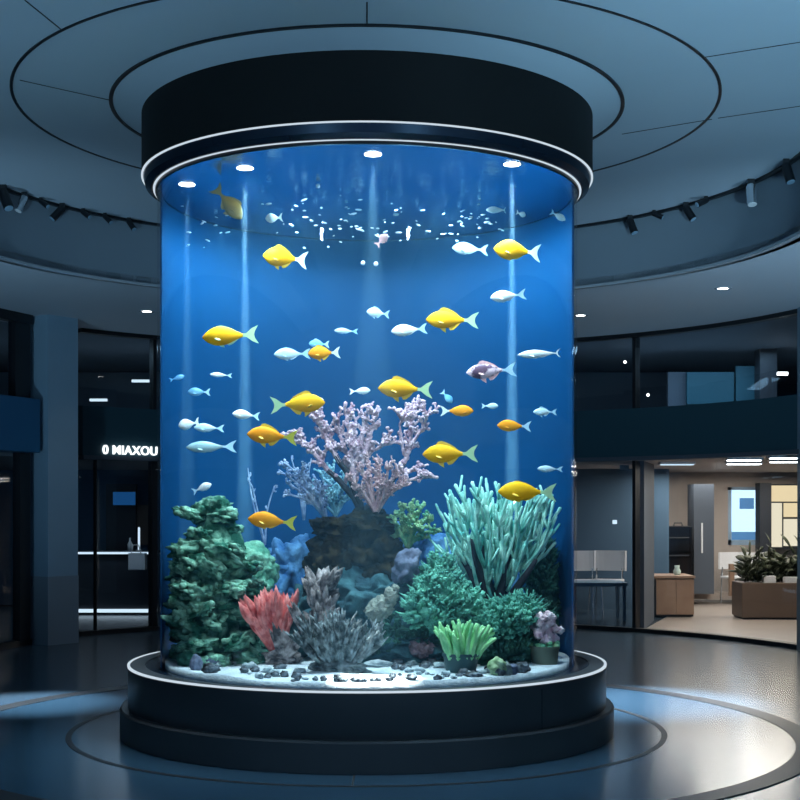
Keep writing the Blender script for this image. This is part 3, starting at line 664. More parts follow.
# 2 green stack on the left
r = rnd(11); mb = MB(); ax = P(211, 660, 9.65); ax.z = .5
prof = [(0, .34), (.12, .37), (.3, .36), (.5, .32), (.65, .29), (.8, .26), (.95, .21), (1.08, .14), (1.14, .07)]
def prad(h):
    for (h0, r0), (h1, r1) in zip(prof, prof[1:]):
        if h0 <= h <= h1: return r0+(r1-r0)*(h-h0)/(h1-h0)
    return .05
def clampin(p, lim=1.40):
    rr_ = math.hypot(p.x, p.y)
    if rr_ > lim: p.x *= lim/rr_; p.y *= lim/rr_
    return p
mb.blob(ax+Vector((.02, .02, .50)), (.20, .20, .60), 4, .25, 1.5, 2)
h = .05
while h < 1.12:
    R0 = prad(h)*r.uniform(.86, 1.08); n = max(3, int(R0*19)); jit = r.uniform(0, 1); sh = Vector((r.uniform(-.04, .04), 0, 0))
    for i in range(n):
        a = 2*PI*(i+jit)/n; rad = R0*r.uniform(.62, 1.0); s_ = r.uniform(.075, .13)*(1 if h < .85 else .72)
        c = clampin(ax+sh+Vector((math.cos(a)*rad, math.sin(a)*rad*.9, h+r.uniform(-.03, .03))), 1.36-s_*.6)
        mb.blob(c, (s_*1.2, s_*1.1, s_*.58), 4, .65, 2.1, r.random()*50, Matrix.Rotation(r.uniform(-.5, .5), 3, 'Y') @ Matrix.Rotation(r.uniform(-.4, .4), 3, 'X') @ Matrix.Rotation(a, 3, 'Z'), 6)
        for q_ in range(7):
            b_ = a+r.gauss(0, .8); f = c+Vector((math.cos(b_)*s_*1.15, math.sin(b_)*s_*1.05, r.uniform(-.01, .045))); z_ = r.uniform(.014, .032)
            mb.blob(clampin(f, 1.41), (z_, z_, z_*.8), 2, .5, 2.2, r.random()*50)
    h += r.uniform(.105, .14)
for i in range(5): mb.blob(ax+Vector((r.uniform(-.06, .10), r.uniform(-.05, .05), 1.08+r.uniform(0, .06))), (.07, .07, .055), 3, .5, 2.2, i+70, None, 5)
tag(mb.build('stacked_coral', M['moss'], smooth=True, loc=ax), 'tall mossy green stacked coral shaped like a tree at the left', 'coral')
mb = MB(); c = P(251, 566, 9.95)
mb.blob(c, (.17, .16, .17), 5, .22, 2.5, 5, None, 5); mb.blob(P(266, 572, 10.0), (.09, .12, .12), 4, .25, 2.5, 6, None, 5); mb.blob(P(250, 590, 9.9), (.16, .16, .16), 4, .35, 2.2, 7, None, 5)
mb.blob(P(252, 630, 10.0), (.20, .2, .32), 4, .35, 2.2, 8, None, 5)
tag(mb.build('dome_coral', M['moss2'], smooth=True, loc=c), 'rounded mint green coral between the green stack and the blue rock', 'coral')

# 3 red blade coral, grey ones
def blades(name, lbl, m, base, n, spread, tilt, Lr, W, seed, core=None, m2=None, cat='coral', depthspread=.5, thick=.45):
    r = rnd(seed); mb = MB(); lo = MB()
    for i in range(n):
        a = r.uniform(*spread)+tilt; b = max(-.7, min(.7, r.gauss(0, depthspread)))
        dr = Vector((math.sin(a), -abs(b)*.6+.1, math.cos(a)*math.cos(b*.5)))
        f = r.random(); start = Vector(base)+dr*(r.random()**.7)*.68*Lr[1]
        mb.tube([Vector(base)+Vector((dr.x*.05, 0, 0)), start], [.014, .010], 5)
        leaf(mb, start, dr+Vector((r.uniform(-.15, .15), r.uniform(-.2, .1), r.uniform(-.05, .2))), r.uniform(*Lr)*.36, W*r.uniform(.6, 1.1), -.05, thick)
    o = mb.build(name, m, smooth=True, loc=base); tag(o, lbl, cat)
    return o
b = P(283, 660, 9.42)
o = blades('blade_coral', 'coral red cluster of pointed blades on the sand', M['redc'], b+Vector((-.02, 0, .02)), 190, (-.56, .40), -.12, (.38, .50), .029, 71)
r = rnd(72); mb = MB()
for i in range(34):
    a = r.uniform(-.5, .75); dr = Vector((math.sin(a), -.35, math.cos(a))); leaf(mb, b+Vector((.02, -.08, 0))+dr*r.uniform(0, .12), dr, r.uniform(.1, .2), .02, 0, .5)
mb.blob(b+Vector((0, -.02, .02)), (.12, .10, .07), 4, .4, 2, 3)
x = mb.build('grey_foot', M['greyc'], o, smooth=True); x['label'] = 'grey brown lower blades'
b = P(322, 655, 9.30); r = rnd(73); mb = MB()
for i in range(110):
    h = r.uniform(.05, .50); a = r.uniform(0, 2*PI); el = r.uniform(.75, 1.25); rad = .075
    s0 = b+Vector((math.cos(a)*rad*.6, math.sin(a)*rad*.6, h)); k_ = .55+.6*(h/.5)
    leaf(mb, s0, (math.cos(a)*math.cos(el), math.sin(a)*math.cos(el), math.sin(el)), .155*k_*r.uniform(.7, 1.1), .034*k_, -.05, .45)
mb.tube([b, b+Vector((0, 0, .25)), b+Vector((0, 0, .5))], [.09, .08, .05], 10)
for i in range(16):
    leaf(mb, b+Vector((-.08, 0, .1)), (-.3-r.uniform(0, .3), -.3, .9), r.uniform(.2, .33), .03, 0, .5)
tag(mb.build('blade_coral', M['greyc'], smooth=True, loc=b), 'upright grey brown blade coral with flared crown behind the silver bush', 'coral')
b = P(340, 668, 8.98); b.z = .53; r = rnd(74); mb = MB()
for i in range(190):
    a = r.uniform(-1.25, 1.25); dp = r.gauss(0, .55); dr = Vector((math.sin(a), -math.sin(abs(dp))*.8, .35+math.cos(a)*.9)).normalized()
    L = r.uniform(.15, .27); st = r.random()*.17; q = [b+Vector((math.sin(a)*.06, r.uniform(-.05, .02), r.uniform(0, .04)))+dr*st]
    d0 = dr.copy()
    for s_ in range(4): d0 = (d0+Vector((r.uniform(-.22, .22), r.uniform(-.2, .2), .12))).normalized(); q.append(q[-1]+d0*L/4)
    mb.tube(q, [.015, .016, .014, .011, .004], 5)
    for _ in range(2):
        i0 = r.randint(1, 3); e = q[i0]+(d0+Vector((r.uniform(-.8, .8), r.uniform(-.5, .3), .3))).normalized()*L*.28
        mb.tube([q[i0], q[i0].lerp(e, .6), e], [.012, .011, .003], 5)
mb.blob(b+Vector((0, 0, .0)), (.19, .13, .06), 4, .35, 2, 4)
tag(mb.build('spiky_coral', M['silver'], smooth=True, loc=b), 'spiky silver grey coral bush at the tank front', 'coral')

# 4 pink tree coral
def tree(name, lbl, dF, branches, m, seed, tw=(16, .11, .011), trunk_m=None, base_r=.04, cat='coral', nbase=3):
    r = rnd(seed); mb = MB(); tk = MB()
    for bi, (pp, r0, r1) in enumerate(branches):
        dz = r.uniform(-.12, .12); n = len(pp)
        pts = smoothline([P(x, y, dF+dz*(i/max(1, n-1))) for i, (x, y) in enumerate(pp)], 4); mm = len(pts)
        pts = [wob(p, .006, r) if i else p for i, p in enumerate(pts)]
        rad = [r0+(r1-r0)*i/(mm-1) for i in range(mm)]
        cut = int(mm*.42) if bi < nbase else 0
        if cut: tk.tube(pts[:cut+2], rad[:cut+2], 8)
        mb.tube(pts[cut:], rad[cut:], 7)
        for i in range(cut, mm):
            if r.random() < .7: mb.blob(wob(pts[i], rad[i]*.6, r), rad[i]*r.uniform(.8, 1.3), 1, .2, 2, r.random()*9)
        length = sum((pts[i+1]-pts[i]).length for i in range(mm-1))
        twigs(mb, pts[cut:], r, int(tw[0]*length/.4), tw[1], tw[2])
    o = mb.build(name, m, smooth=True, loc=P(*branches[0][0][0], dF)); tag(o, lbl, cat)
    if trunk_m: x = tk.build('trunk', trunk_m, o, smooth=True); x['label'] = 'dark lower trunk'
    return o
tree('tree_coral', 'large lavender pink branching tree coral on top of the rock tower', 9.95, [
    ([(362, 514), (350, 492), (328, 470), (309, 448), (298, 437)], .030, .010),
    ([(362, 514), (352, 482), (336, 456), (322, 430), (315, 411)], .028, .010),
    ([(362, 514), (380, 494), (400, 470), (410, 445), (411, 420), (416, 408)], .026, .009),
    ([(354, 495), (352, 462), (350, 436), (346, 414)], .022, .010), ([(352, 470), (362, 440), (364, 412)], .018, .009), ([(350, 460), (340, 436), (338, 418)], .016, .008),
    ([(356, 476), (368, 446), (374, 420), (373, 410)], .018, .008), ([(360, 462), (378, 448), (399, 441)], .013, .008), ([(410, 446), (422, 428), (431, 407)], .014, .008),
    ([(394, 477), (410, 470), (428, 464)], .014, .007), ([(398, 488), (414, 478), (430, 474)], .014, .007), ([(345, 484), (352, 450), (356, 420)], .015, .009), ([(404, 455), (400, 430), (404, 414)], .010, .006)],
    M['pinkc'], 81, (13, .085, .011), M['trunk'])
def fan(name, lbl, m, base, targets, r0, seed, tw, cat='coral', spread=.1):
    r = rnd(seed); mb = MB()
    for t_ in targets:
        t_ = t_+Vector((0, r.uniform(-spread, spread), 0)); mid = base.lerp(t_, .5)+Vector((r.uniform(-.03, .03), r.uniform(-.03, .03), .03))
        pts = smoothline([base, mid, t_], 4); mm = len(pts)
        mb.tube(pts, [r0*(1-.6*i/(mm-1)) for i in range(mm)], 6); twigs(mb, pts[1:], r, tw[0], tw[1], tw[2])
    return tag(mb.build(name, m, smooth=True, loc=base), lbl, cat)
fan('fan_coral', 'dense dusky pink fan coral in front of the tree coral trunk', M['pinkc2'], P(376, 514, 9.8), [P(x, y, 9.75) for x, y in ((350, 478), (358, 466), (368, 460), (378, 461), (388, 466), (398, 472), (405, 484), (364, 474), (384, 478), (374, 470), (395, 486), (355, 488))], .016, 82, (15, .055, .007))
fan('fan_coral', 'pale lavender fan coral reaching left from the rock top', M['lav'], P(326, 518, 10.2), [P(x, y, 10.2) for x, y in ((279, 470), (284, 462), (292, 486), (300, 470), (288, 494), (310, 480), (322, 490))], .016, 83, (11, .075, .009))
fan('fan_coral', 'pale cyan fan coral behind the left half of the tree coral', M['cyan'], P(336, 516, 10.45), [P(x, y, 10.45) for x, y in ((312, 486), (322, 474), (334, 470), (344, 478), (352, 486), (328, 484), (340, 490), (318, 498))], .014, 84, (10, .07, .009))
fan('sea_whip', 'thin pale blue forked sea whip standing behind the lavender fan', M['lav'], P(304, 520, 10.7), [P(x, y, 10.7) for x, y in ((292, 458), (302, 462), (312, 459), (296, 476))], .011, 85, (3, .04, .006))
fan('sea_whip', 'thin dark blue sea whip above the orange fish near the green stack', M['lav'], P(265, 545, 10.6), [P(x, y, 10.6) for x, y in ((247, 468), (253, 486), (275, 486))], .010, 86, (3, .04, .006))
fan('tuft_coral', 'yellow green tufted coral on the right shoulder of the rock tower', M['tuft'], P(408, 548, 9.95), [P(x, y, 9.9) for x, y in ((394, 520), (400, 510), (410, 506), (420, 510), (430, 518), (434, 530), (404, 524), (418, 526), (426, 538), (396, 534))], .018, 87, (13, .06, .010))

# 5 teal finger coral
r = rnd(91); b = P(495, 618, 9.86); mb = MB(); tk = MB()
for px, py, rr0 in ((470, 540, .026), (482, 535, .024), (498, 540, .026), (512, 542, .024), (525, 548, .022), (460, 556, .020), (536, 560, .018), (505, 560, .02)):
    dz = r.uniform(-.18, .12); e = P(px, py, 9.86+dz); m_ = b.lerp(e, .5)+Vector((r.uniform(-.02, .02), 0, .02))
    pts = smoothline([b, m_, e], 4); tk.tube(pts, [.045*(1-i/(len(pts)-1))+rr0*.8*(i/(len(pts)-1)) for i in range(len(pts))], 7)
TG = [(440, 512), (452, 500), (455, 485), (463, 492), (470, 483), (480, 488), (488, 483), (496, 482), (503, 490), (512, 486), (520, 494), (528, 492), (538, 500), (546, 498), (553, 502), (561, 508), (556, 516), (546, 520), (444, 524), (448, 534), (556, 543), (552, 530), (540, 536), (438, 546), (446, 552), (474, 500), (484, 506), (500, 506), (516, 508), (530, 514), (462, 512), (492, 520), (508, 522), (478, 520), (524, 526), (466, 530)]
for i in range(120):
    px, py = TG[i % len(TG)] if i < len(TG) else (r.uniform(448, 550), r.uniform(490, 545))
    c = P(px, py, 9.86); off = Vector((0, r.uniform(-.28, .22) if px < 530 else r.uniform(-.05, .1), 0)); e = c+off
    rr_ = math.hypot(e.x, e.y)
    if rr_ > 1.42: e.x *= 1.42/rr_; e.y *= 1.42/rr_
    s0 = b.lerp(e, r.uniform(.30, .72))+Vector((r.uniform(-.05, .05), r.uniform(-.05, .05), r.uniform(-.08, .02)))
    m_ = s0.lerp(e, .5)+Vector((r.uniform(-.045, .045), r.uniform(-.04, .04), r.uniform(-.06, .02)))
    pts = smoothline([s0, m_, e], 3); mm = len(pts)
    mb.tube(pts, [.0115+.0025*math.sin(i_*1.3) for i_ in range(mm)], 6)
    for q_ in range(2):
        q = pts[r.randint(1, mm-2)]; dr = ((e-s0).normalized()+Vector((r.uniform(-.9, .9), r.uniform(-.6, .6), .15))).normalized()
        mb.tube([q, q+dr*.06, q+dr*.12+Vector((0, 0, .02))], [.011, .0105, .009], 6)
o = mb.build('finger_coral', M['teal'], smooth=True, loc=b); tag(o, 'large teal finger coral bush on dark trunks at the right', 'coral')
x = tk.build('trunk', M['trunk'], o, smooth=True); x['label'] = 'dark forked trunk'

# 6 green bushes
def bushy(name, lbl, m, parts, seed, s=(.016, .034), sub=2, n=330, cat='coral', amp=.5):
    r = rnd(seed); mb = MB(); base = Vector(parts[0][0])
    for c, sz, wt in parts:
        c = Vector(c); sz = Vector(sz); mb.blob(c, sz*.78, 4, .3, 2, r.random()*20)
        for _ in range(int(n*wt)):
            v = Vector((r.gauss(0, 1), r.gauss(0, 1), r.gauss(.25, 1))).normalized()*r.uniform(.75, 1.05)
            p = clampin(c+Vector((v.x*sz.x, v.y*sz.y, v.z*sz.z)), 1.40); q = r.uniform(*s)
            d_ = Vector((v.x, v.y, v.z+.5)).normalized()
            mb.tube([p-d_*q*.8, p, p+d_*q*1.1+Vector((r.uniform(-.01, .01),)*3)], [q*.45, q*.55, q*.38], 6)
            mb.blob(p+d_*q*1.3, (q*r.uniform(.35, .8), q*r.uniform(.35, .8), q*.4), sub, amp, 2, r.random()*40, Euler((r.uniform(-1, 1), r.uniform(-1, 1), 0)).to_matrix())
            if r.random() < .5: mb.tube([p, p+d_*q*1.2, p+d_*q*2.4+Vector((r.uniform(-.02, .02), 0, .012))], [q*.32, q*.26, q*.12], 5)
    return tag(mb.build(name, m, smooth=True, loc=base), lbl, cat)
bushy('bush_coral', 'bushy sea green coral between the rock tower and the finger coral', M['bush'], [(P(440, 598, 9.45), (.20, .18, .17), 1), (P(428, 612, 9.35), (.16, .15, .10), .6), (P(462, 606, 9.45), (.15, .14, .12), .6), (P(438, 575, 9.6), (.12, .12, .12), .5)], 101)
bushy('bush_coral', 'green frilly coral below the finger coral trunk', M['bush'], [(P(505, 618, 9.40), (.17, .15, .10), .8), (P(490, 626, 9.35), (.10, .1, .07), .4), (P(520, 612, 9.45), (.13, .12, .09), .5)], 102)
bushy('bush_coral', 'dark green low coral mass behind the pots at the lower right', M['bush_dark'], [(P(505, 648, 9.55), (.30, .22, .13), 1.2), (P(535, 625, 9.72), (.13, .13, .16), .7), (P(470, 648, 9.7), (.22, .2, .15), .7)], 103)
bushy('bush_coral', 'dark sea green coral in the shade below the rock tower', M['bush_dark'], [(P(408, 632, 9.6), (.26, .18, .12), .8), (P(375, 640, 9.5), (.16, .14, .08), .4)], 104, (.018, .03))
bushy('algae_clump', 'faint green algae clump beside the right wall of the tank', M['bush_dark'], [(P(545, 590, 10.15), (.12, .12, .36), 1)], 105, (.02, .035))

# 7 potted ones
def pot(name, lbl, m, c, r0, r1, h, seed):
    t = thing(name, lbl, 'pot', (c.x, c.y, c.z))
    MB().lathe([(0, c.z), (r0, c.z), (r1, c.z+h-.02), (r1+.008, c.z+h-.02), (r1+.008, c.z+h), (r1-.012, c.z+h), (r1-.02, c.z+h-.03), (0, c.z+h-.03)], 32, (c.x, c.y), closed=False).build('pot_body', m, t, angle=.6)
    return t
c = P(461, 671, 8.95); c.z = sandz(c.x, c.y)-.012; r = rnd(111)
pt = pot('coral_pot', 'dark teal pot holding bright green finger coral', M['pot_teal'], c, .098, .118, .135, 1)
mb = MB()
for i in range(90):
    a = r.uniform(0, 2*PI); q = .105*math.sqrt(r.random()); p = c+Vector((math.cos(a)*q, math.sin(a)*q, .10)); L = r.uniform(.16, .235)*(1 if r.random() < .6 else .75)
    o1 = Vector((math.cos(a)*q*.55, math.sin(a)*q*.4, L*.6)); o2 = Vector((math.cos(a)*q*.55+r.uniform(-.03, .03), 0, L*.45))
    pts = smoothline([p, p+o1, p+o1+o2], 3); mm = len(pts)
    mb.tube(pts, [.017-.007*i_/(mm-1)+.002*(i_ % 2) for i_ in range(mm)], 7)
mb.build('green_fingers', M['anem'], pt, smooth=True)
c = P(551, 661, 9.40); c.x = 1.245; c.y = -.42; c.z = sandz(c.x, c.y)-.012; r = rnd(112)
pt = pot('coral_pot', 'olive grey pot holding pink and white lumpy coral by the right wall', M['pot_olive'], c, .088, .10, .135, 2)
mb = MB()
for i in range(34):
    h = r.random(); p = c+Vector((r.gauss(.005, .05)*(1-.4*h), r.gauss(0, .045), .17+h*.19)); s_ = r.uniform(.025, .042)
    mb.blob(p, (s_, s_, s_*.9), 3, .45, 2.2, i+1, None, 4)
mb.blob(c+Vector((.0, 0, .22)), (.055, .05, .12), 3, .3, 2, 5)
mb.build('pink_lumps', M['pinkw'], pt, smooth=True)
mb = MB()
for i in range(20):
    a = r.uniform(0, 2*PI); p = c+Vector((math.cos(a)*.085, math.sin(a)*.085, .135+r.uniform(-.005, .02))); mb.blob(p, (.024, .024, .018), 2, .3, 2, i)
mb.build('lime_polyps', M['tuft'], pt, smooth=True)

# 8 stones
def stone(name, lbl, m, px, py, size, seed, d=None, group=None, cat='stone', amp=.3, sub=4, rz=0.0, sink=.25):
    zz = .52; d = d or (EYE-zz)*F/(py-508); p = P(px, py, d); rr_ = math.hypot(p.x, p.y); lim = 1.455-max(size[0], size[1])
    if rr_ > lim: p.x *= lim/rr_; p.y *= lim/rr_
    p.z = sandz(p.x, p.y)+size[2]*(1-sink)
    o = MB().blob(p, size, sub, amp, 1.5, seed, Matrix.Rotation(rz, 3, 'Z'), 4).build(name, m, smooth=True, loc=p)
    return tag(o, lbl, cat, group)
stone('boulder', 'round grey green stone left of the red coral', M['stone_grey'], 244, 661, (.088, .08, .082), 5)
stone('boulder', 'olive stone at the foot of the green stack', M['moss2'], 220, 660, (.062, .06, .055), 6)
stone('boulder', 'mossy dark stone at the left foot of the green stack', M['bush_dark'], 188, 663, (.08, .07, .07), 7)
stone('boulder', 'slate blue stone standing at the left front of the sand', M['stone_blue'], 196, 668, (.042, .04, .06), 8)
stone('boulder', 'slate blue stone lying right of the standing slate one', M['stone_blue'], 212, 664, (.055, .04, .04), 9, d=9.35)
stone('boulder', 'dark lump between the slate stones and the sand edge', M['stone_dark'], 208, 672, (.06, .04, .035), 10)
stone('boulder', 'pale blue grey stone right of the silver bush', M['stone_pale'], 378, 664, (.09, .06, .025), 12)
stone('shell', 'pale green shell like stone at the right front', M['shell'], 502, 675, (.062, .055, .062), 13)
stone('shell', 'dark green stone beside the pale green shell', M['stone_grey'], 515, 675, (.042, .045, .05), 14)
for i, (px, py, L_) in enumerate(((524, 678, 'dark front stone, nearest the green shell in the row at right'), (535, 676, 'dark round stone in the middle of the row at right'), (546, 674, 'dark stone at the right end of the row by the glass'))):
    stone('boulder', L_, M['stone_dark'] if i != 1 else M['stone_blue'], px, py, (.046, .04, .042), 20+i)
stone('boulder', 'flat dark stone under the green shell', M['stone_dark'], 497, 681, (.06, .04, .018), 30)
r = rnd(131)
N = 0
for i in range(62):
    px = 214+i*4.65+r.uniform(-2, 2); near = 690-.00072*(px-368)**2*1.0
    row = i % 3; px += r.uniform(-5, 5)
    py = near-5-abs(r.gauss(0, 6)) - (2 if px < 240 or px > 490 else 0)
    if 300 < px < 385 or 440 < px < 482: py = max(py, near-9)
    dk = r.random() < .5
    s_ = r.uniform(.016, .038) if row < 2 else r.uniform(.012, .026)
    stone('pebble', 'dark grey pebble scattered on the white sand along the tank front' if dk else 'pale grey pebble scattered on the white sand along the tank front', M['stone_dark'] if dk else M['stone_pale'], px, py, (s_, s_*r.uniform(.6, .9), s_*r.uniform(.4, .75)), 200+i,
          group='dark pebbles along the tank front' if dk else 'pale pebbles along the tank front', cat='pebble', sub=3, amp=.5, rz=r.uniform(0, 3), sink=.3)
for i, (px, py) in enumerate(((398, 662), (412, 664), (426, 666), (440, 668), (405, 668), (420, 671), (280, 668), (268, 671), (255, 670), (300, 672), (432, 661), (446, 675))):
    dk = i % 2 == 0
    stone('pebble', 'dark grey pebble scattered on the white sand along the tank front' if dk else 'pale grey pebble scattered on the white sand along the tank front', M['stone_dark'] if dk else M['stone_pale'], px, py, (.045, .03, .02), 300+i,
          group='dark pebbles along the tank front' if dk else 'pale pebbles along the tank front', cat='pebble', sub=3, amp=.5, rz=i, sink=.3)

# ------------------------------------------------------------------ fish
def fish(name, lbl, px, py, d, lpx, face, body, fin, tail, deep=.34, yaw=0.0, pitch=0.0, cat='fish', fork=.5, dors=.10, thickf=.42, tailL=.27, belly=None):
    """face -1 looks left, +1 looks right; lpx is the whole length with tail in photo pixels"""
    L = lpx*d/F/max(.5, math.cos(yaw)); c = P(px, py, d)
    nb, ns = 18, 14; Lb = L*(1-tailL*.8)
    x0 = -L/2
    H = L*deep/2
    def hh(u): return H*max(.03, (math.sin(PI*min(1, u**.72))**.85)*(1-.12*u)) if u < .86 else None
    prof = []
    for i in range(nb+1):
        u = i/nb; s_ = math.sin(PI*u**.75)
        v = max(0, s_)**1.05; ped = .17+.05*(u-.9)
        h_ = H*max(v, ped if u > .75 else .0)
        if i == 0: h_ = H*.06
        prof.append((x0+Lb*u, h_, h_*thickf*(1 if u < .6 else 1-.6*(u-.6)/.4)))
    body_mb = MB(); vs = []; fs = []
    for (x, h_, w_) in prof:
        for k_ in range(ns):
            a = 2*PI*k_/ns; cz = math.sin(a); cy = math.cos(a)
            vs.append((x, cy*abs(cy)**.1*w_, cz*h_*(1.0 if cz > 0 else .92)))
    for i in range(nb):
        for k_ in range(ns):
            l = (k_+1) % ns; fs.append((i*ns+k_, i*ns+l, (i+1)*ns+l, (i+1)*ns+k_))
    fs.append(tuple(range(ns))); fs.append(tuple(range((nb+1)*ns-1, nb*ns-1, -1)))
    body_mb.add(vs, fs)
    # pectoral fin joined to the body
    o = body_mb.build(name, M[body], smooth=True)
    tag(o, lbl, cat)
    def part(nm, m, poly, th=.006, wedge=None):
        th = th*L/.35; mb = MB(); mb.prism(poly, -th/2, th/2); q = mb.build(nm, m); q.parent = o; q.location = (0, 0, 0); return q
    xt = x0+Lb*.96; hT = H*.16; e = L/2; th_ = H*(.86 if deep > .25 else 1.0)
    part('tail_fin', M[tail], [(xt-.02*L, hT), (xt+.04*L, hT*1.1), (xt+(e-xt)*.6, th_*.75), (e+.01*L, th_*1.05), (e-fork*.11*L, th_*.35), (e-fork*.13*L, 0), (e-fork*.11*L, -th_*.35), (e+.01*L, -th_*1.05), (xt+(e-xt)*.6, -th_*.75), (xt+.04*L, -hT*1.1), (xt-.02*L, -hT)])
    def top(u): 
        i = min(nb-1, int(u*nb)); f = u*nb-i; return prof[i][1]*(1-f)+prof[i+1][1]*f
    if dors > 0:
        us = [.30, .36, .44, .54, .64, .74, .82]; hs = [0, .8, 1, .85, .7, .5, .12]
        up = [(x0+Lb*u, top(u)*.9+h_*dors*L*.8) for u, h_ in zip(us, hs)]; lo = [(x0+Lb*u, top(u)*.75) for u in reversed(us)]
        part('dorsal_fin', M[fin], up+lo)
        us = [.55, .60, .68, .76, .83]; hs = [0, .9, 1, .6, .1]
        dn = [(x0+Lb*u, -top(u)*.85-h_*dors*L*.8) for u, h_ in zip(us, hs)]; lo = [(x0+Lb*u, -top(u)*.68) for u in reversed(us)]
        part('anal_fin', M[fin], lo+dn)
        us = [.33, .37, .44, .48]; hs = [0, .6, 1.1, .2]
        dn = [(x0+Lb*(u+.05*h_), -top(u)*.82-h_*dors*L*.9) for u, h_ in zip(us, hs)]; lo = [(x0+Lb*u, -top(u)*.65) for u in reversed(us)]
        part('pelvic_fin', M[fin], lo+dn)
    for s_ in (-1, 1):
        u = .15; w_ = prof[int(u*nb)][2]
        mb = MB(); mb.blob((x0+Lb*u, s_*w_*.86, top(u)*.30), (H*.10, H*.06, H*.10), 2, 0)
        q = mb.build('eye', M['eye'], smooth=True); q.parent = o
    mb = MB(); w_ = prof[int(.36*nb)][2]
    for s_ in (-1, 1):
        leaf(mb, (x0+Lb*.30, s_*w_*.9, -H*.18), (.8, s_*.35, -.35), L*.13, L*.028, 0, .25)
    q = mb.build('pectoral_fin', M[fin], smooth=True); q.parent = o
    o.location = c
    o.rotation_euler = Euler((0, pitch if face < 0 else -pitch, (0 if face < 0 else PI)+yaw), 'XYZ')
    return o
Y = 'yellow_fish'
fish(Y, 'yellow fish high at the left with white forked tail, facing left', 285, 258, 9.0, 44, -1, 'yellow', 'fin_yellow', 'fin_pale', .46, .1, .1)
fish('tan_fish', 'tan brown fish diving steeply near the water surface at the left', 228, 203, 9.2, 40, 1, 'tan', 'tan', 'tan', .42, .2, .85)
fish(Y, 'large yellow fish at mid left swimming left with pale green tail', 230, 336, 8.95, 56, -1, 'yellow', 'fin_green', 'fin_green', .36, -.08, -.05, dors=.05)
fish(Y, 'yellow fish high at the right in front of the light shaft', 517, 251, 9.0, 47, -1, 'yellow', 'fin_yellow', 'fin_pale', .44, .1, .08, dors=.04)
fish(Y, 'yellow fish above centre right, behind the tail of a white fish', 452, 320, 9.0, 52, -1, 'yellow', 'fin_yellow', 'fin_green', .36, -.1, .03)
fish(Y, 'yellow fish above the top of the pink tree coral, facing left', 405, 389, 8.9, 54, -1, 'yellow', 'fin_yellow', 'fin_green', .36, .1, .02)
fish(Y, 'yellow fish facing right toward the tip of the pink tree coral', 298, 404, 8.9, 54, 1, 'yellow', 'fin_yellow', 'fin_green', .36, .1, -.06)
fish('orange_fish', 'orange fish below the right facing yellow fish, near the coral branch tips', 272, 436, 8.95, 50, -1, 'orange', 'fin_yellow', 'fin_lime', .36, .05, .08)
fish('orange_fish', 'small orange fish touching the pale blue fish at left centre', 324, 353, 9.1, 32, -1, 'orange', 'fin_yellow', 'fin_pale', .42, .1, -.05)
fish('orange_fish', 'small orange fish right of the pink coral, facing right', 457, 411, 9.3, 33, 1, 'orange', 'orange', 'fin_pale', .36, .05, 0, dors=.03)
fish('orange_fish', 'small orange fish far right of the pink coral, facing left', 514, 426, 9.3, 34, -1, 'orange', 'orange', 'fin_blue', .36, .05, .03, dors=.03)
fish(Y, 'yellow fish right of the rock tower beside the pink coral branches', 450, 454, 8.95, 55, -1, 'yellow', 'fin_yellow', 'fin_green', .36, .05, -.02)
fish(Y, 'large yellow fish hovering above the teal finger coral', 527, 492, 9.0, 58, -1, 'yellow', 'fin_yellow', 'fin_green', .36, .05, .02, dors=.04)
fish('orange_fish', 'deep orange fish right beside the top of the green stacked coral', 272, 521, 8.9, 48, -1, 'orange', 'fin_yellow', 'fin_lime', .36, .1, .10, dors=.04)
W = 'pale_fish'
fish(W, 'pale blue slim fish touching the small orange fish', 292, 354, 9.3, 36, -1, 'pale', 'fin_blue', 'fin_blue', .34, .1, -.03, dors=.05)
fish(W, 'small pale blue fish above the small orange fish at left centre', 319, 344, 9.9, 20, -1, 'bluef', 'fin_blue', 'fin_blue', .4, .3, 0)
fish(W, 'tiny slim white fish above and right of the small orange fish', 346, 331, 10.2, 24, -1, 'whitef', 'fin_blue', 'fin_blue', .24, .1, .03, dors=.03)
fish(W, 'pale white blue fish left of the high yellow fish at the right', 470, 249, 9.3, 36, -1, 'pale', 'fin_blue', 'fin_blue', .36, .1, .05, dors=.03)
fish(W, 'white fish crossing the right light shaft', 508, 296, 9.1, 36, -1, 'whitef', 'whitef', 'fin_blue', .34, .1, -.12, dors=.03)
fish(W, 'white fish with blue tail just left of the centre right yellow fish', 409, 330, 9.2, 36, -1, 'whitef', 'whitef', 'fin_blue', .34, .1, -.1, dors=.03)
fish('mottled_fish', 'mauve and white mottled fish with pale tail at the right', 491, 371, 9.1, 50, -1, 'mottle', 'pinkf', 'fin_blue', .32, .1, -.08)
fish(W, 'slender white fish at the right above nothing but water, near the glass', 539, 354, 9.2, 43, -1, 'whitef', 'whitef', 'whitef', .20, .1, -.06, dors=.02, tailL=.12)
fish(W, 'small white fish with blue tail near the tank centre', 378, 313, 9.8, 23, -1, 'whitef', 'fin_blue', 'fin_blue', .42, .2, .1)
fish(W, 'small white fish left of the yellow fish above the tree coral', 360, 391, 9.7, 21, 1, 'whitef', 'whitef', 'whitef', .34, .1, -.06, dors=.03)
fish(W, 'small slim white fish below the large mid left yellow fish', 221, 375, 9.5, 22, -1, 'whitef', 'whitef', 'fin_blue', .22, .1, .05, dors=.02)
fish('blue_fish', 'small blue fish under the slim white one at the left', 199, 392, 9.6, 22, -1, 'bluef', 'bluef', 'fin_blue', .40, .2, 0, dors=.03)
